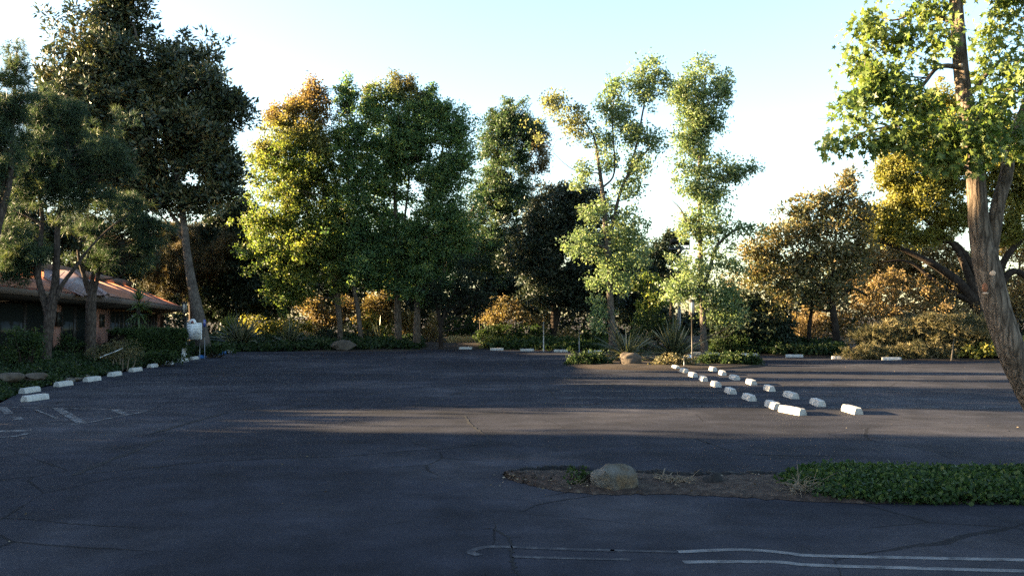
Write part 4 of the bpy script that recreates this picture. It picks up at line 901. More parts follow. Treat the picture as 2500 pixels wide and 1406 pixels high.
# ------------------------------------------------------------------ shrubs, hedges, ground cover
def shrub(name, label, Y, blobs, leaf, cat='shrub', group=None, cpm=5, per=34, cr=.4, ls=.13, shape='oval', gap=-.9, seed=1, mode=None, stems=6, flat=.75, base=None, shell=.3):
    b0 = blobs[0]; px = base if base is not None else b0[0]
    p = P(px, 840, Y); p[2] = gz1(p[0], p[1])
    root = empty(name, p, label, cat, group)
    es = [(np.array([c[0], c[1], max(c[2], .1)]), r) for c, r in ell(blobs, Y, 1.0)]
    cl = clumps_in(es, cpm * 1.5, seed, gap, shell); cl = cl[cl[:, 2] > p[2] - .05]
    make_leaves('foliage', leaf, cl, root, ls, per, cr, shape, flat, mode=mode)
    if stems:
        V, Fc, n = [], [], 0
        for t in cl[rng.choice(len(cl), min(len(cl), stems * 3), replace=False)]:
            s = np.array([p[0] + (t[0] - p[0]) * .5, p[1] + (t[1] - p[1]) * .5, p[2] - .05])
            v, f = tube_arrays([s, (s + t) / 2 + rng.normal(size=3) * .1, t], [.035, .022, .008], 5, m=4); V.append(v); Fc.append(f + n); n += len(v)
        np_mesh('stems', np.vstack(V), [np.vstack(Fc)], M['twig'] if leaf in (M['tan'], M['juniper'], M['orange']) else M['bark_dark'], root)
    return root
shrub('juniper_bush', 'big dusky juniper bush behind the flax, left of the floodlight pole', 58, [(1590, 800, 52, 36), (1640, 815, 40, 34), (1560, 825, 30, 28)], M['hedge'], seed=71, ls=.15)
shrub('dark_bush', 'large black green bush right of the right island sweetgum', 55.3, [(1830, 790, 90, 60), (1770, 815, 46, 44), (1890, 800, 46, 54), (1820, 740, 56, 34), (1760, 770, 40, 40)], M['dark_leaf'], seed=72, ls=.2, cpm=8)
shrub('dark_bush', 'lower dark bush in front of the large black green one, behind the far stops', 54.0, [(1800, 840, 60, 26), (1880, 845, 50, 20), (1740, 845, 30, 20)], M['hedge'], seed=73, ls=.14)
shrub('bare_shrub', 'grey tan twiggy shrub rising behind the large dark bush', 70, [(1810, 705, 42, 44), (1775, 690, 26, 28), (1850, 720, 30, 34)], M['tan'], seed=74, ls=.15, per=16, stems=14, gap=-.5)
shrub('autumn_bush', 'bright orange bush glowing between the two right hand trunks', 57.4, [(1960, 810, 34, 46), (2005, 800, 40, 56), (1990, 760, 40, 40), (2060, 800, 30, 46)], M['orange'], seed=75, ls=.16, stems=8)
shrub('autumn_bush', 'orange bush right of the magnolia trunk under the slanting limbs', 57.2, [(2120, 760, 54, 46), (2190, 745, 54, 50), (2110, 700, 44, 34), (2180, 690, 46, 34)], M['orange'], seed=76, ls=.16)
shrub('autumn_bush', 'rusty bush under the black limbs beside the big near trunk', 56.5, [(2280, 755, 60, 44), (2345, 775, 52, 34), (2260, 710, 44, 30)], M['orange'], seed=77, ls=.16)
shrub('juniper_bush', 'tall juniper with a dark hollow front behind the rightmost far stops', 49.2, [(2130, 822, 50, 28), (2200, 812, 62, 32), (2255, 804, 58, 34)], M['juniper'], seed=78, ls=.26, shape='spray', mode='out', per=40, cr=.5, cpm=6, flat=.5)
shrub('juniper_bush', 'tall sunlit juniper on the right above the leaning stake', 48.6, [(2320, 812, 58, 40), (2372, 820, 46, 42), (2300, 784, 48, 22), (2395, 805, 34, 36)], M['juniper'], seed=79, ls=.26, shape='spray', mode='out', per=40, cr=.5, cpm=6, flat=.5)
shrub('juniper_bush', 'low spreading juniper mound behind the far stops, left one', 48.2, [(2110, 862, 50, 16), (2165, 862, 40, 18)], M['juniper'], seed=80, ls=.2, shape='spray', mode='out', per=44, cpm=8)
shrub('juniper_bush', 'low spreading juniper mound behind the rightmost far stop', 48.0, [(2235, 860, 50, 19), (2290, 862, 44, 18), (2200, 865, 30, 14)], M['juniper'], seed=81, ls=.2, shape='spray', mode='out', per=44, cpm=8)
shrub('tawny_shrub', 'wide tawny shrub behind the tall white post, dark underneath', 67, [(1200, 785, 40, 22), (1250, 770, 56, 26), (1310, 785, 36, 20), (1230, 745, 40, 18)], M['tan'], seed=82, ls=.17)
shrub('dark_bush', 'dark bush under the wide tawny shrub', 66, [(1230, 815, 60, 26), (1300, 815, 40, 26), (1180, 820, 24, 20)], M['hedge'], seed=83, ls=.16)
shrub('leafy_shrub', 'low sunlit leafy shrub left of the tall white post', 63.5, [(1230, 838, 36, 14), (1285, 836, 34, 18), (1195, 836, 22, 20)], M['olive'], seed=84, ls=.16)
shrub('leafy_shrub', 'leafy shrub between the two white posts and the dark magnolia trunk', 63, [(1385, 820, 26, 28), (1410, 835, 26, 20)], M['tan'], seed=85, ls=.17)
shrub('leafy_shrub', 'green shrub right of the second white post', 62.5, [(1450, 815, 34, 30), (1470, 830, 30, 24)], M['hedge'], seed=86, ls=.17)
tree('slender_tree', 'young tan and olive tree with a thin pale stem between the sweetgum trunks', (948, 845), 70, [[(949, 850, 6), (949, 800, 5), (946, 750, 3)]],
     [(925, 750, 36, 34), (955, 770, 30, 30), (915, 790, 34, 26), (960, 720, 34, 24)], M['tan'], M['bark_grey'], per=34, ls=.22, cr=.6, cpm=2.6, seed=57)
tree('slender_tree', 'rust brown little tree seen under the golden sweetgum', (790, 845), 69, [[(798, 850, 8), (796, 790, 6), (785, 740, 3)]],
     [(765, 755, 30, 34), (785, 780, 24, 22), (815, 765, 26, 26), (850, 745, 30, 26), (740, 740, 20, 20)], M['orange'], M['bark_grey'], per=30, ls=.22, cr=.6, cpm=2.4, seed=58)
shrub('tan_shrub', 'pale tan bush behind the small fork-trunked tree', 70, [(1055, 800, 26, 34), (1070, 830, 26, 22), (1040, 825, 20, 22)], M['tan'], seed=87, ls=.17)
shrub('grey_shrub', 'grey green shrub right of the fork-trunked tree', 72, [(1105, 800, 26, 34), (1130, 820, 24, 24), (1150, 790, 20, 30)], M['hedge'], seed=88, ls=.17, per=26)
shrub('dark_bush', 'dark bush behind the forked sweetgum trunk and grey boulder', 66, [(800, 820, 34, 24), (850, 822, 30, 24), (905, 825, 26, 22)], M['dark_leaf'], seed=89, ls=.16)
shrub('bamboo_clump', 'sunlit yellow green bamboo thicket behind the dark flax', 73, [(640, 795, 30, 26), (670, 805, 26, 24), (615, 785, 24, 20), (690, 790, 20, 20)], M['olive'], seed=90, ls=.24, shape='blade', mode='droop', per=26)
shrub('red_shrub', 'low reddish brown shrub between the sweetgum trunks', 70, [(930, 828, 34, 18), (985, 832, 26, 14)], M['orange'], seed=91, ls=.15, per=22)

shrub('gold_shrub', 'sunlit golden shrub between the thin leaning sweetgum and the tallest one', 69, [(905, 790, 34, 30), (930, 810, 30, 24), (890, 815, 24, 18)], M['olive'], seed=130, ls=.17)
shrub('gold_shrub', 'sunlit golden shrub between the tallest sweetgum and the thick pale trunk', 70.5, [(995, 790, 26, 34), (1000, 815, 24, 22)], M['tan'], seed=131, ls=.17)
shrub('gold_shrub', 'sunlit olive shrub low behind the two dark flax clumps', 70, [(740, 800, 30, 22), (715, 810, 24, 18), (770, 805, 20, 20)], M['olive'], seed=132, ls=.17)
def clipped_hedge():
    p = P(380, 850, 45); z0 = gz1(p[0], p[1])
    root = empty('clipped_hedge', (p[0], p[1], z0), 'clipped green box hedge in front of the building windows, left of the sign board', 'hedge')
    a, b = P(312, 835, 43)[:2], P(452, 835, 46.5)[:2]; n = 5200
    d = (b - a) / np.linalg.norm(b - a); nn = np.array([-d[1], d[0]]); L_ = np.linalg.norm(b - a)
    zt = P(0, 810, 44)[2]; u = rng.uniform(0, L_, n); face = rng.uniform(0, 1, n); w = rng.uniform(0, 1.3, n); h = rng.uniform(z0, zt, n)
    w = np.where(face < .6, rng.normal(size=n) * .05, w); h = np.where(face < .6, h, zt + rng.normal(size=n) * .05)
    side = face > .88; u = np.where(side, L_ + rng.normal(size=n) * .05, u); h = np.where(side, rng.uniform(z0, zt, n), h)
    cl = np.column_stack([a[0] + d[0] * u + nn[0] * w, a[1] + d[1] * u + nn[1] * w, h])
    make_leaves('foliage', M['hedge'], cl, root, .10, 9, .14, 'oval')
    core = MB(); core.wall(a + d * .1 + nn * .15, b - d * .1 + nn * .15, z0 - .1, zt - .12, 1.0); core.build('branches', M['bark_dark'], root)
clipped_hedge()
bedg = 'low shrubs in the left planting bed'
shrub('dark_bush', 'dark blue green bush left of the multi-stemmed pine trunk', 33, [(60, 830, 42, 36), (30, 850, 40, 34), (90, 845, 20, 30)], M['hedge'], seed=92, ls=.10, group=bedg, cpm=12, cr=.3)
shrub('twiggy_shrub', 'grey twiggy prostrate shrub in front of the clipped hedge', 38, [(300, 860, 46, 22), (250, 860, 34, 18), (280, 840, 30, 14)], M['juniper'], seed=93, ls=.12, shape='spray', per=34, stems=4, group=bedg)
shrub('dark_bush', 'small dark bush under the brick pier behind the sawn pine', 40, [(165, 835, 24, 16), (190, 845, 22, 14)], M['hedge'], seed=94, ls=.11, group=bedg, cpm=14, cr=.3)
shrub('low_shrub', 'low dark shrub at the foot of the clipped hedge by the wheel stops', 41.5, [(395, 872, 34, 14), (425, 872, 22, 10), (365, 872, 30, 12)], M['hedge'], seed=95, ls=.11, group=bedg, cpm=16, cr=.28)
shrub('low_shrub', 'low shrub around the foot of the sign board', 50, [(480, 858, 24, 12), (515, 855, 30, 12), (550, 850, 24, 10)], M['hedge'], seed=96, ls=.13, group=bedg, cpm=12, cr=.3)

def cover(name, label, cat, poly_px=None, n=4000, leaf='ivy', ls=.1, h=.25, poly=None, seed=1, per=10, shape='round', kind='stuff', edge=.3, zf=None, mode=None, cr=.16):
    """leafy ground cover over a polygon on the ground"""
    pl = np.array([G(*q)[:2] for q in poly_px]) if poly is None else np.array(poly)
    mn, mx = pl.min(0), pl.max(0); pts = []
    while len(pts) < n:
        q = rng.uniform(mn, mx, (n, 2)); ins = np.zeros(n, bool); k = len(pl); dist = np.full(n, 9e9)
        for i in range(k):
            a, b = pl[i], pl[(i + 1) % k]; e = b - a
            c = ((a[1] > q[:, 1]) != (b[1] > q[:, 1])); xx = a[0] + (q[:, 1] - a[1]) / (e[1] + 1e-12) * e[0]; ins ^= c & (q[:, 0] < xx)
            t = np.clip(((q - a) @ e) / (e @ e), 0, 1); dist = np.minimum(dist, np.hypot(*(q - a - t[:, None] * e).T))
        for Q, D in zip(q[ins], dist[ins]): pts.append((*Q, D))
    pts = np.array(pts[:n]); z = (gz(pts[:, 0], pts[:, 1]) if zf is None else zf) 
    z = np.maximum(z, 0)
    ht = h * np.sqrt(np.clip(pts[:, 2] / edge, 0.05, 1)) * (1 + .45 * snoise(np.column_stack([pts[:, :2], np.zeros(n)]), 1.6, seed))
    cl = np.column_stack([pts[:, :2], z + np.maximum(.03, ht * rng.uniform(.35, 1.0, n))])
    o = make_leaves(name, M[leaf], cl, None, ls, per, cr, shape, .6, mode=mode)
    tag(o, label, cat, None, kind); return o
cover('ivy', 'dark ivy ground cover along the far edge under the sweetgums', 'ground cover', [(470, 874), (560, 859), (800, 857), (1000, 855), (1035, 851), (1030, 840), (800, 836), (560, 838), (470, 850)], n=9000, ls=.17, h=.38, cr=.2, per=7)
cover('ivy_bed', 'dark ivy ground cover in the left planting bed behind the wheel stops', 'ground cover', [(0, 978), (45, 957), (140, 936), (215, 924), (300, 905), (400, 887), (445, 878), (440, 862), (300, 868), (150, 878), (-20, 890), (-160, 930), (-160, 985)], n=13000, ls=.085, h=.42, cr=.16, per=8, edge=.8)
cover('ivy_border', 'sunlit ivy strip behind the middle far wheel stops', 'ground cover', [(1190, 853), (1340, 856), (1490, 860), (1560, 862), (1560, 852), (1340, 846), (1190, 844)], n=1800, leaf='hedge', ls=.2, h=.45, cr=.22, per=8)
cover('ivy_hedge', 'low dark ivy border behind the right far wheel stops', 'ground cover', [(1720, 865), (1850, 867), (1990, 871), (2070, 873), (2060, 862), (1900, 856), (1720, 854)], n=2600, ls=.15, h=.42, cr=.2, per=8)
cover('ivy_patch', 'yellow green sunlit ivy by the leaning stake at the right', 'ground cover', [(2340, 879), (2440, 880), (2600, 880), (2600, 866), (2350, 866)], n=1500, leaf='olive', ls=.17, h=.5, cr=.2, per=8)
# far traffic island
isl_px = [(1385, 893), (1420, 899), (1540, 903), (1700, 903), (1840, 897), (1865, 889), (1840, 878), (1760, 870), (1600, 864), (1500, 866), (1400, 878)]
ip = np.array([G(*q)[:2] for q in isl_px]); ip, _ = catmull(np.vstack([ip, ip[:1]]), np.zeros(len(ip) + 1), 5); ip = ip[:-1]
cx_, cy_ = ip.mean(0); ring = [ip, (ip - [cx_, cy_]) * .985 + [cx_, cy_], (ip - [cx_, cy_]) * .8 + [cx_, cy_], (ip - [cx_, cy_]) * .4 + [cx_, cy_]]
V = []; 
for r_, z in zip(ring, (.002, .05, .08, .10)): V.append(np.column_stack([r_, np.full(len(r_), z) + (rng.normal(size=len(r_)) * .02 if z > .06 else 0)]))
V.append(np.array([[cx_, cy_, .1]])); V = np.vstack(V); n = len(ip); fq = [(j * n + i, j * n + (i + 1) % n, (j + 1) * n + (i + 1) % n, (j + 1) * n + i) for j in range(3) for i in range(n)]
ft = [(3 * n + i, 3 * n + (i + 1) % n, 4 * n) for i in range(n)]
o = np_mesh('traffic_island', V, [np.array(fq), np.array(ft)], M['soil'], smooth=True); o['kind'] = 'structure'
igr = 'low junipers on the far traffic island'
shrub('island_shrub', 'low dark shrub at the left tip of the far traffic island', 42.5, [(1428, 879, 48, 20), (1468, 879, 32, 18), (1404, 886, 22, 13)], M['hedge'], seed=101, ls=.10, group=igr, stems=3, cpm=34, cr=.2, per=30)
shrub('island_shrub', 'small sunlit shrub in front of the tall lit flax on the island', 41.3, [(1640, 882, 32, 16), (1668, 885, 24, 13)], M['juniper'], seed=102, ls=.10, group=igr, stems=3, cpm=34, cr=.2, per=30)
shrub('island_shrub', 'low green shrub right of the island lamp post', 42.5, [(1745, 880, 46, 20), (1720, 886, 26, 14)], M['hedge'], seed=103, ls=.10, group=igr, stems=3, cpm=34, cr=.2, per=30)
shrub('island_shrub', 'low dark shrub at the right tip of the far traffic island', 42, [(1805, 880, 48, 20), (1840, 884, 26, 15)], M['hedge'], seed=104, ls=.10, group=igr, stems=3, cpm=34, cr=.2, per=30)

def blades(name, label, cat, c, n, L0, L1, w, mat, elev=(10, 85), droop=.5, group=None, dead=0, part='blades', parent=None, stiff=.5):
    """clump of long sword leaves from one root"""
    V, Fq, rr, nn = [], [], [], 0; K = 6
    for k in range(n):
        az = rng.uniform(0, 2 * math.pi); el = R(rng.uniform(*elev)); L_ = rng.uniform(L0, L1); d = np.array([math.cos(az) * math.cos(el), math.sin(az) * math.cos(el), math.sin(el)])
        s = np.cross(d, [0, 0, 1]); s /= np.linalg.norm(s); s = s * math.cos(.6) + np.cross(d, s) * math.sin(rng.normal() * .6)
        t = np.linspace(0, 1, K); q = np.array(c)[None] + d[None] * (t * L_)[:, None] + np.array([0, 0, -1])[None] * (droop * rng.uniform(.1, 1) * L_ * t ** 2.4 * math.cos(el))[:, None]
        ww = w * np.array([.7, 1, 1, .85, .5, .06])
        v = np.vstack([q - s * ww[:, None] / 2, q + s * ww[:, None] / 2]); v[:, 2] = np.maximum(v[:, 2], .02); V.append(v)
        Fq += [(nn + i, nn + i + 1, nn + K + i + 1, nn + K + i) for i in range(K - 1)]; nn += 2 * K; rr += [rng.uniform()] * (2 * K)
    root = parent or empty(name, c, label, cat, group)
    np_mesh(part, np.vstack(V), [np.array(Fq)], mat, root, rnd=np.array(rr)); return root
g = G(1540, 888); blades('flax_clump', 'dark drooping flax clump beside the tan boulder on the island', 'flax', (g[0], g[1] + 1.5, .15), 190, 1.3, 2.6, .075, M['flax'], (5, 70), .8, 'flax clumps on the far island')
g = G(1652, 884); blades('flax_clump', 'upright flax clump with sunlit blades beside the island lamp post', 'flax', (g[0], g[1] + .8, .15), 190, 1.3, 2.6, .09, M['flax'], (12, 85), .35, 'flax clumps on the far island')
c = P(590, 838, 61); blades('flax_clump', 'big dark flax clump in the ivy left of the golden sweetgum', 'flax', (c[0], c[1], .3), 170, 1.6, 2.9, .10, M['flax'], (15, 80), .5, 'dark flax clumps in the ivy')
c = P(705, 838, 62); blades('flax_clump', 'smaller dark flax clump under the yellow low branch', 'flax', (c[0], c[1], .3), 110, 1.3, 2.3, .09, M['flax'], (20, 85), .4, 'dark flax clumps in the ivy')
c = P(925, 838, 66); blades('flax_clump', 'thin dark spiky clump between the pale leaning trunk and the tallest sweetgum', 'flax', (c[0], c[1], .3), 30, 1.3, 2.2, .07, M['flax'], (25, 85), .3, 'dark flax clumps in the ivy')
c = P(560, 836, 69); pr = blades('palm_shrub', 'yellow green palm like shrub lit by the sun right of the sign board', 'palm', (c[0], c[1], 1.2), 130, 1.0, 1.9, .11, M['palm'], (-20, 80), .8, part='fronds')
mb = MB(); mb.cyl((c[0], c[1], .1), (c[0], c[1], 1.25), .14, .1, 8); mb.build('trunk', M['bark_dark'], pr)
# yucca by the building
def yucca():
    Y = 44.5; b = P(335, 830, Y); z0 = gz1(b[0], b[1]); root = empty('yucca_plant', (b[0], b[1], z0), 'yucca with a bright spiky head and drooping skirt against the eaves', 'yucca')
    v, f = tube_arrays([(b[0], b[1], z0 - .05), (b[0], b[1], 2.2), P(339, 735, Y)], [.12, .1, .07], 8); np_mesh('stem', v, [f], M['bark_dark'], root, smooth=True)
    for zz, n, e, dr in ((3.15, 60, (20, 88), .3), (2.8, 60, (-10, 50), .5), (2.4, 60, (-35, 20), .8), (1.95, 50, (-60, -5), .6)):
        blades('', '', '', (b[0] + .08, b[1], zz), n, .55, .85, .045, M['yucca'], e, dr, parent=root, part='leaf_rosette')
yucca()
# far wood and dry grass beyond
def wood():
    cl = []
    for x in np.arange(-95, 125, 1.1):
        hgt = 4.6 + 1.6 * math.sin(x * .21) + 1.1 * math.sin(x * .53 + 1) + (2.2 if x < 15 else 0) + (3.0 if x > 26 else 0)
        n = 26; y = 92 + rng.uniform(-3, 5, n) + 3 * math.sin(x * .1); cl.append(np.column_stack([x + rng.normal(size=n) * .8, y, rng.uniform(.0, hgt, n)]))
    o = make_leaves('far_wood', M['dark_leaf'], np.vstack(cl), None, .42, 26, 1.1, 'oval'); tag(o, 'dark far off thicket closing the view behind the trees', 'thicket', None, 'stuff')
wood()
def grass(name, label, px, Y, wpx, hgt, n, dY=1.5):
    c = P(px, 830, Y); w = wpx * Y / F
    V, T, r_ = [], [], []
    x = c[0] + rng.uniform(-w, w, n); y = Y + rng.uniform(-dY, dY, n); z = gz(x, y); h_ = hgt * rng.uniform(.5, 1.1, n); lean = rng.normal(size=(n, 2)) * .15
    v = np.stack([np.column_stack([x - .02, y, z]), np.column_stack([x + .02, y, z]), np.column_stack([x + lean[:, 0], y + lean[:, 1], z + h_])], 1).reshape(-1, 3)
    o = np_mesh(name, v, [np.arange(3 * n).reshape(-1, 3)], M['straw'], rnd=np.repeat(rng.uniform(0, 1, n), 3)); tag(o, label, 'grass', None, 'stuff')
grass('dry_grass', 'bright patch of dry grass glowing in the sun under the golden sweetgum', 752, 70, 24, .8, 2600)
grass('dry_verge', 'tan dry grass verge in the gap between the dark trunk and the tawny shrub', 1140, 70, 44, .5, 3000)

# near strip planting
hp = [(3.65, 12.25), (4.05, 12.9), (4.6, 13.25), (6.5, 13.2), (8.5, 13.1), (11, 12.9), (11, 11.15), (8.5, 11.05), (6, 11.1), (4.6, 11.15), (3.95, 11.45)]
o = cover('ivy_hedge', 'bushy dark green ground cover along the right of the near soil strip', 'ground cover', poly=hp, n=5200, leaf='hedge_near', ls=.055, h=.15, cr=.12, per=13, edge=.5, zf=0.02, shape='round')
def twigs(name, label, c, n, L_, kind=None, w=.006, flat=.5, cat='twigs'):
    V, Fc, k = [], [], 0
    for _ in range(n):
        s = np.array(c) + rng.normal(size=3) * np.array([L_ * .25, L_ * .15, .01]); d = rng.normal(size=3) * np.array([1, .8, flat]); d[2] = abs(d[2]); d /= np.linalg.norm(d)
        l = L_ * rng.uniform(.4, 1); m_ = s + d * l * .5 + rng.normal(size=3) * l * .1; e = s + d * l + rng.normal(size=3) * l * .15; m_[2] = max(m_[2], .04); e[2] = max(e[2], .03); s[2] = max(s[2], .03)
        v, f = tube_arrays([s, m_, e], [w, w * .7, w * .3], 4, m=3); V.append(v); Fc.append(f + k); k += len(v)
    o = np_mesh(name, np.vstack(V), [np.vstack(Fc)], M['twig']); return tag(o, label, cat, None, kind)
twigs('dry_brush', 'dry bare stems at the left end of the near green ground cover', (3.85, 11.7, .05), 170, .38, flat=.25)
twigs('dry_brush', 'tangle of dead twigs in the soil just right of the near boulder', (G(1650, 1185)[0], G(1650, 1185)[1], .07), 45, .3, flat=.2)
twigs('fallen_stick', 'grey forked stick on the soil beside the near boulder', (G(1600, 1180)[0], G(1600, 1180)[1], .08), 5, .5, w=.01, flat=.15)
gg = G(1415, 1196)
shrub('small_shrub', 'small green shrub tucked against the left side of the near boulder', gg[1] + .3, [(1420, 1168, 26, 20), (1400, 1166, 20, 15), (1432, 1180, 18, 16)], M['hedge'], seed=110, ls=.045, cr=.09, cpm=70, per=14, stems=6, shape='round')
twigs('dry_brush', 'dry twigs and bark chips under the small green shrub', (gg[0] - .05, gg[1] + .1, .03), 60, .25, flat=.2)
c = G(1745, 1188); rock('asphalt_chunk', (c[0], c[1] + .12, .06), (.17, .14, .11), 'black broken lump of asphalt at the edge of the soil strip', 44, mat='tar', sub=3, cat='asphalt chunk')
# litter on the lot
def litter():
    n = 150; x = rng.uniform(-14, 22, n); y = rng.uniform(8, 45, n) ; k = lot_dist(x, y) < -.3; pos = np.column_stack([x, y, np.full(n, .008)])[k]
    q = np.column_stack([rng.uniform(-.3, 3.6, 90), rng.uniform(11.4, 12.9, 90), np.full(90, .10)]); pos = np.vstack([pos, q])
    d = rng.normal(size=pos.shape) * np.array([1, 1, .05]); v, f, kk = leaf_arrays(pos, rng.uniform(.02, .06, len(pos)), 'oval', d)
    tag(np_mesh('leaf_litter', v, [f], M['litter'], rnd=np.repeat(rng.uniform(0, 1, len(pos)), kk)), 'scattered fallen leaf bits on the asphalt and soil', 'leaf litter', None, 'stuff')
litter()
def chips():
    n = 420; t = rng.uniform(0, 1, n); a = np.array([G(1245, 1172), G(1440, 1200)]); p = a[0] * (1 - t[:, None]) + a[1] * t[:, None]; p[:, 1] += rng.uniform(.02, .45, n) * (.2 + t); p[:, 2] = .03 + rng.uniform(0, .05, n)
    v, f, kk = leaf_arrays(p, rng.uniform(.02, .06, n), 'oval', rng.normal(size=p.shape) * np.array([1, 1, .4]))
    tag(np_mesh('bark_chips', v, [f], M['litter'], rnd=np.repeat(rng.uniform(0, 1, n), kk)), 'pale bark chips scattered at the left tip of the near soil strip', 'bark chips', None, 'stuff')
chips()

# ------------------------------------------------------------------ street furniture
def lamp(label, g, top, hd, w):
    root = empty('lamp_post', (g[0], g[1], 0.0), label, 'lamp post', 'square headed path lamps'); x, y = g[0], g[1]; zb = top - hd
    mb = MB(); mb.cyl((x, y, 0), (x, y, zb - .05), .035, n=10); mb.cyl((x, y, 0.0), (x, y, .14), .09, .07, 10); mb.cyl((x, y, zb - .12), (x, y, zb), .05, .09, 10); mb.build('post', M['dark_metal'], root)
    mb = MB()
    for sx in (-1, 1):
        for sy in (-1, 1): mb.box(x + sx * w - .018, x + sx * w + .018, y + sy * w - .018, y + sy * w + .018, zb, top)
    mb.box(x - w - .03, x + w + .03, y - w - .03, y + w + .03, top, top + .07); mb.box(x - w - .03, x + w + .03, y - w - .03, y + w + .03, zb - .05, zb); fr = mb.build('lamp_head', M['dark_metal'], root)
    mb = MB(); mb.box(x - w + .004, x + w - .004, y - w + .004, y + w - .004, zb + .002, top - .002); mb.build('lamp_panel', M['lamp_panel'], fr)
g = G(1690, 893); lamp('slim lamp post with a box head on the far island, beside the sunlit flax', g, P(1690, 736, g[1])[2], .58, .10)
g = np.array([*P(449, 860, 46.8)[:2], 0]); lamp('slim lamp post with a box head beside the white sign board by the building', g, P(449, 741, 46.8)[2], .47, .085)
# floodlight pole
Y = 62; b = P(1657, 850, Y); root = empty('floodlight_pole', (b[0], b[1], 0.1), 'tall grey steel pole carrying two boxy floodlights behind the island', 'light pole')
tp = P(1659, 612, Y); mb = MB(); mb.cyl((b[0], b[1], -.05), tuple(tp), .13, .10, 12); pl_ = mb.build('pole', M['grey_metal'], root)
mb = MB(); mb.cyl((tp[0] - .75, tp[1], tp[2] + .12), (tp[0] + .75, tp[1], tp[2] + .12), .05, n=8); mb.cyl(tuple(tp), (tp[0], tp[1], tp[2] + .2), .07, n=8)
for s in (-1, 1): mb.cyl((tp[0] + s * .7, tp[1], tp[2] + .1), (tp[0] + s * .7, tp[1], tp[2] + .45), .035, n=6)
mb.build('bracket', M['grey_metal'], root)
for px, py, k in ((1646, 590, 0), (1672, 592, 1)):
    q = P(px, py, Y); mb = MB(); x, y, z = q
    mb.hexa((x - .3, y - .3, z - .14), (x + .3, y - .3, z - .14), (x + .3, y + .2, z - .2), (x - .3, y + .2, z - .2), (x - .3, y - .26, z + .16), (x + .3, y - .26, z + .16), (x + .22, y + .24, z + .2), (x - .22, y + .24, z + .2)); fl = mb.build('floodlight', M['dark_metal'], root)
    mb = MB(); mb.hexa((x - .26, y - .315, z - .12), (x + .26, y - .315, z - .12), (x + .26, y - .302, z - .12), (x - .26, y - .302, z - .12), (x - .26, y - .28, z + .13), (x + .26, y - .28, z + .13), (x + .26, y - .265, z + .13), (x - .26, y - .265, z + .13)); mb.build('lens', M['glass'], fl)
# white posts, stake, ground spotlight
def post(px, y0, y1, label, r_=.05, mat='sign_white', lean=0, name='white_post', Y=None):
    g = G(px, y1) if Y is None else P(px, y1, Y); t = P(px + lean, y0, g[1]); mb = MB(); mb.cyl((g[0], g[1], -.03), tuple(t), r_, n=10); mb.cyl(tuple(t), (t[0], t[1], t[2] + .02), r_ * 1.12, r_ * .8, 10)
    tag(mb.build(name, M[mat], None), label, 'post')
post(1327, 786, 858, 'tall white post left of the dark magnolia trunk', .038, 'white_conc'); post(1414, 788, 860, 'thin grey white post right of the dark magnolia trunk', .032, 'grey_metal')
post(2322, 828, 880, 'weathered stake leaning right in front of the sunlit juniper', .03, 'twig', 7, 'leaning_stake')
post(1670, 870, 897, 'thin grey riser pipe in the small sunlit island shrub', .02, 'grey_metal', 0, 'riser_pipe')
g = G(1686, 886); root = empty('ground_spotlight', (g[0], g[1], .1), 'small white ground spotlight at the foot of the island lamp post', 'spotlight')
mb = MB(); x, y = g[0] - .05, g[1] - .1; mb.hexa((x - .11, y - .1, .18), (x + .11, y - .1, .16), (x + .11, y + .08, .16), (x - .11, y + .08, .18), (x - .12, y - .12, .42), (x + .12, y - .12, .4), (x + .12, y + .06, .4), (x - .12, y + .06, .42)); mb.build('housing', M['sign_white'], root)
mb = MB(); mb.cyl((x, y, 0.02), (x, y, .2), .025, n=8); mb.build('stake', M['dark_metal'], root)
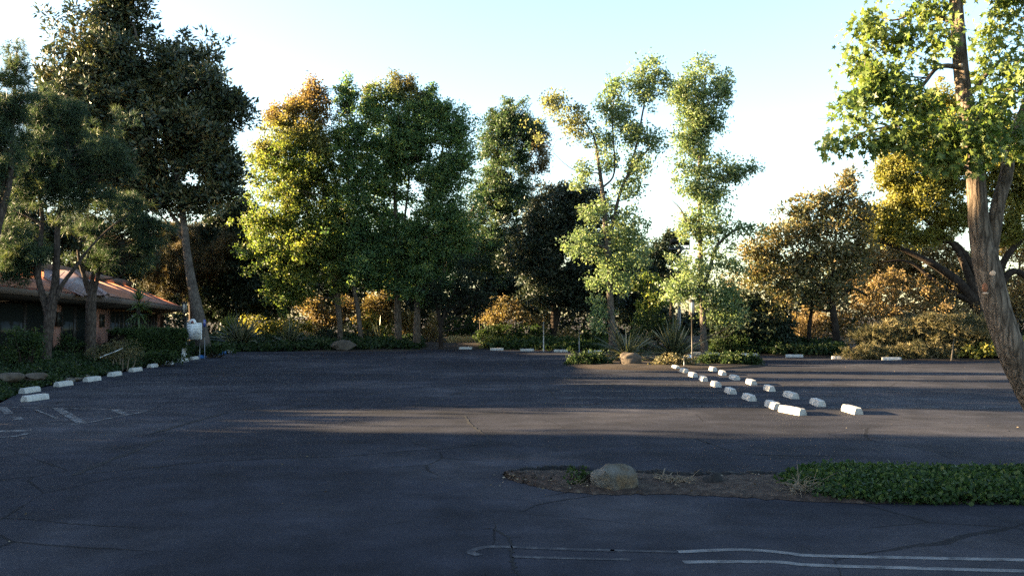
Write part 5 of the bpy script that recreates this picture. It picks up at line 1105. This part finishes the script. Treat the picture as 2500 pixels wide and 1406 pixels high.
# sign board by the hedge
def sign():
    Y = 47.6; root = empty('sign_board', P(473, 868, Y) * [1, 1, 0] + [0, 0, .1], 'white sign board with an arched top and rows of small print, standing by the hedge', 'sign')
    q = lambda px, py, dy=0.0: P(px, py, Y + dy)
    def rr(px0, px1, py0, py1, r_): 
        out = []
        for cx, cy, a0 in ((px1 - r_, py0 + r_, 0), (px0 + r_, py0 + r_, 90), (px0 + r_, py1 - r_, 180), (px1 - r_, py1 - r_, 270)):
            for a in (0, 30, 60, 90): out.append(q(cx + r_ * math.cos(R(a0 + a)), cy - r_ * math.sin(R(a0 + a))))
        return out
    mb = MB(); mb.prism(rr(454, 492, 788, 829, 3), (0, .06, 0)); bd = mb.build('panel', M['sign_white'], root)
    mb = MB(); mb.prism([q(460, 790, -.002)] + [q(469.5 + 9.2 * math.cos(R(a)), 788 - 9.8 * math.sin(R(a)), -.002) for a in range(180, -1, -15)] + [q(479, 790, -.002)], (0, .06, 0)); mb.build('arch', M['sign_white'], bd)
    mb = MB(); mb.prism([q(466, 789, -.02), q(466, 786.5, -.02), q(467.5, 784, -.02), q(469.5, 782.6, -.02), q(471.5, 784, -.02), q(473, 786.5, -.02), q(473, 789, -.02)], (0, .015, 0)); mb.build('emblem', plain('emblem_maroon', (.16, .04, .04), .6), bd)
    mb = MB()
    def dash(x0, x1, y, hh=.55): 
        a, b, c, d = q(x0, y + hh, -.006), q(x1, y + hh, -.006), q(x1, y - hh, -.006), q(x0, y - hh, -.006); mb.prism([a, b, c, d], (0, .0055, 0))
    for y, xs in ((796.5, ((457, 458.5), (460, 464), (466, 467.5), (476, 479), (485, 487))), (802.5, ((457, 459), (462, 465), (473, 477), (480, 483), (486, 488))), (807, ((458, 463), (475, 479.5), (481, 484))), (810.5, ((457, 466), (472, 473.5), (475, 483))), (813, ((457, 463), (472, 473.5), (475, 488))), (815.3, ((472, 473.5), (475, 480), (482, 488))), (817, ((457, 464),)), (821.5, ((458, 467), (471.5, 474), (476, 486))), (824, ((459, 466),))):
        for x0, x1 in xs: dash(x0, x1, y)
    mb.build('lettering', M['sign_ink'], bd)
    mb = MB(); fo = [q(455.5, 790, -.004), q(490.5, 790, -.004), q(490.5, 827, -.004), q(455.5, 827, -.004)]; fi = [q(456, 790.5, -.004), q(490, 790.5, -.004), q(490, 826.5, -.004), q(456, 826.5, -.004)]
    mb.add(fo + fi + [p + [0, .0035, 0] for p in fo] + [p + [0, .0035, 0] for p in fi], [f for k in range(4) for f in ((k, k + 4, (k + 1) % 4 + 4, (k + 1) % 4), (8 + k, 8 + (k + 1) % 4, 12 + (k + 1) % 4, 12 + k), (k, (k + 1) % 4, 8 + (k + 1) % 4, 8 + k), (4 + k, 12 + k, 12 + (k + 1) % 4, 4 + (k + 1) % 4))]); mb.build('border', M['sign_ink'], bd)
    mb = MB(); a = q(456, 868); b = q(456, 773); mb.cyl((a[0], a[1] - .12, 0), (b[0], b[1] - .12, b[2]), .055, n=10); a = q(487, 868); b = q(487, 828); mb.cyl((a[0], a[1] + .02, 0), (b[0], b[1] + .02, b[2]), .03, n=8); mb.build('post', M['grey_metal'], root)
    mb = MB(); mb.prism([q(449.5, 788, -.1), q(449.5, 813, -.1), q(454.5, 813, -.1), q(454.5, 788, -.1)], (0, .04, 0)); mb.build('side_panel', M['sign_white'], root)
sign()
Y = 49; a = P(500, 862, Y); root = empty('parking_sign', (a[0], a[1], .1), 'small blue disabled parking sign on a thin post beside the white sign board', 'sign')
t = P(499, 776, Y); mb = MB(); mb.cyl((a[0], a[1], 0), tuple(t), .022, n=8); mb.build('post', M['grey_metal'], root)
mb = MB(); a0, a1 = P(497, 798, Y), P(502.6, 780, Y); mb.box(a0[0], a1[0], Y - .05, Y - .03, a0[2], a1[2]); sp = mb.build('plate', M['sign_blue'], root)
mb = MB(); cx0, cz0, w_ = (a0[0] + a1[0]) / 2, (a0[2] + a1[2]) / 2 + .05, (a1[0] - a0[0])
mb.cyl((cx0 - .01, Y - .056, cz0 + .11), (cx0 - .01, Y - .051, cz0 + .11), .018, n=10)
mb.prism([(cx0 - .02, Y - .055, cz0 + .085), (cx0 - .02, Y - .055, cz0 + .02), (cx0 + .035, Y - .055, cz0 + .02), (cx0 + .045, Y - .055, cz0 - .04), (cx0 + .03, Y - .055, cz0 - .04), (cx0 + .022, Y - .055, cz0 + .004), (cx0 - .036, Y - .055, cz0 + .004), (cx0 - .036, Y - .055, cz0 + .085)][::-1], (0, .004, 0))
for k in range(14):
    b0, b1 = R(100 + k * 17), R(100 + (k + 1) * 17); cc = np.array([cx0 - .008, cz0 - .02]); pts = [(cc[0] + r_ * math.cos(b), Y - .055, cc[1] + r_ * math.sin(b)) for b, r_ in ((b0, .045), (b1, .045), (b1, .057), (b0, .057))]
    mb.prism(pts, (0, .004, 0))
mb.build('wheelchair_symbol', M['sign_white'], sp)
# low white wall at the end of the hedge
a = P(441, 877, 44.5); b = P(455.5, 873, 46.6); mb = MB(); zt = P(455, 842, 46.6)[2]
mb.prism([(a[0], a[1], 0.0), (b[0], b[1], 0.0), (b[0], b[1], zt), (b[0] - .12, b[1] - .25, zt)], (-.06, .22, 0)); tag(mb.build('white_wall', M['white_conc'], None), 'low white wedge shaped wall at the end of the clipped hedge', 'wall')
mb = MB()
for p0, p1 in (((244, 873, 37), (254, 868, 37)), ((281, 858, 37.2), (299, 850, 37.4))): mb.cyl(tuple(P(*p0)), tuple(P(*p1)), .013, n=6)
mb.cyl(tuple(P(254, 868, 37)), tuple(P(281, 858, 37.2)), .011, n=6)
tag(mb.build('white_pipe', M['sign_white'], None), 'thin white pipe lying aslant over the twiggy shrub', 'pipe')
p = P(282, 818, 48.5); root = empty('waste_bin', (p[0], p[1], gz1(p[0], p[1])), 'black bin standing at the building entrance beside the brick pier', 'bin')
mb = MB(); z0 = gz1(p[0], p[1]); mb.cyl((p[0], p[1], z0), (p[0], p[1], z0 + 1.0), .36, .40, 14); mb.build('body', M['plant_pot'], root); mb = MB(); mb.cyl((p[0], p[1], z0 + 1.002), (p[0], p[1], z0 + 1.25), .42, .2, 14); mb.build('lid', M['plant_pot'], root)

# ------------------------------------------------------------------ unseen trees added west of the picture, shaped to shade the lot
def west_tree(x, y, h, r, seed, label, base_h=0.4, leaf='dark_leaf'):
    root = empty('added_shade_tree', (x, y, gz1(x, y)), label, 'tree', 'unseen trees added west of the lot for its shade')
    es = []; rg = np.random.default_rng(seed)
    for k in range(9):
        z = base_h + (h - base_h) * (k + .5) / 9; rr = r * (1 - .25 * abs(k - 4) / 4)
        es.append((np.array([x + rg.normal() * r * .15, y + rg.normal() * r * .12, z]), (rr, rr, (h - base_h) / 9 * .75)))
    cl = clumps_in(es, 2.3, seed, -1.6, rag=.1)
    make_leaves('crown', M[leaf], cl, root, .42, 22, .7, 'oval')
    v, f = tube_arrays([(x, y, -.1), (x + .1, y, h * .4), (x, y, h * .8)], [.25, .18, .05], 8); np_mesh('trunk', v, [f], M['bark_dark'], root, smooth=True)
WEST = [(-33, -5, 10.5, 3.4), (-33, 0.5, 10.5, 3.4), (-34, 5.5, 10.4, 3.4), (-30, 8.0, 8, 2.6), (-33, 10.5, 10.6, 3.2), (-30, 12.8, 8.5, 2.6), (-34, 15.0, 10.6, 3.0), (-30.5, 16.8, 10.8, 2.6), (-34.5, 18.6, 10.8, 2.4), (-31, 19.7, 10, 2.0), (-35.5, 22.6, 5.5, 2.3), (-36, 26.2, 5.5, 2.3), (-34.5, 24.3, 5.0, 2.3), (-37, 3, 10, 3), (-37, 8, 10.5, 3), (-37, 13, 10.8, 3), (-37.5, -2, 10, 3), (-36, 60.5, 5.6, 2.8), (-36, 65.5, 5.6, 2.8), (-36, 70.5, 5.4, 2.8), (-31, 27.7, 9.4, 2.3), (-34.5, 30.0, 9, 2.4), (-31.5, 32.2, 8.2, 2.6), (-34, 35.4, 6.2, 2.8), (-31.5, 39, 5.9, 2.8), (-34, 42.6, 6.0, 2.8), (-31.5, 46, 5.7, 2.6), (-33, 50.5, 10, 2.8), (-33, 55.5, 10.2, 2.8), (-30, 2.5, 9, 2.8), (-30, -2.5, 9, 2.8)]
for k, (x, y, h, r) in enumerate(WEST): west_tree(x, y, h, r, 200 + k, 'unseen evergreen added to shade the lot, %s from the south end' % (ORD[k] if k < 10 else ['eleventh', 'twelfth', 'thirteenth', 'fourteenth', 'fifteenth', 'sixteenth', 'seventeenth', 'eighteenth', 'nineteenth', 'twentieth', 'twenty-first', 'twenty-second', 'twenty-third', 'twenty-fourth', 'twenty-fifth', 'twenty-sixth', 'twenty-seventh', 'twenty-eighth', 'twenty-ninth', 'thirtieth', 'thirty-first', 'thirty-second'][k - 10]))
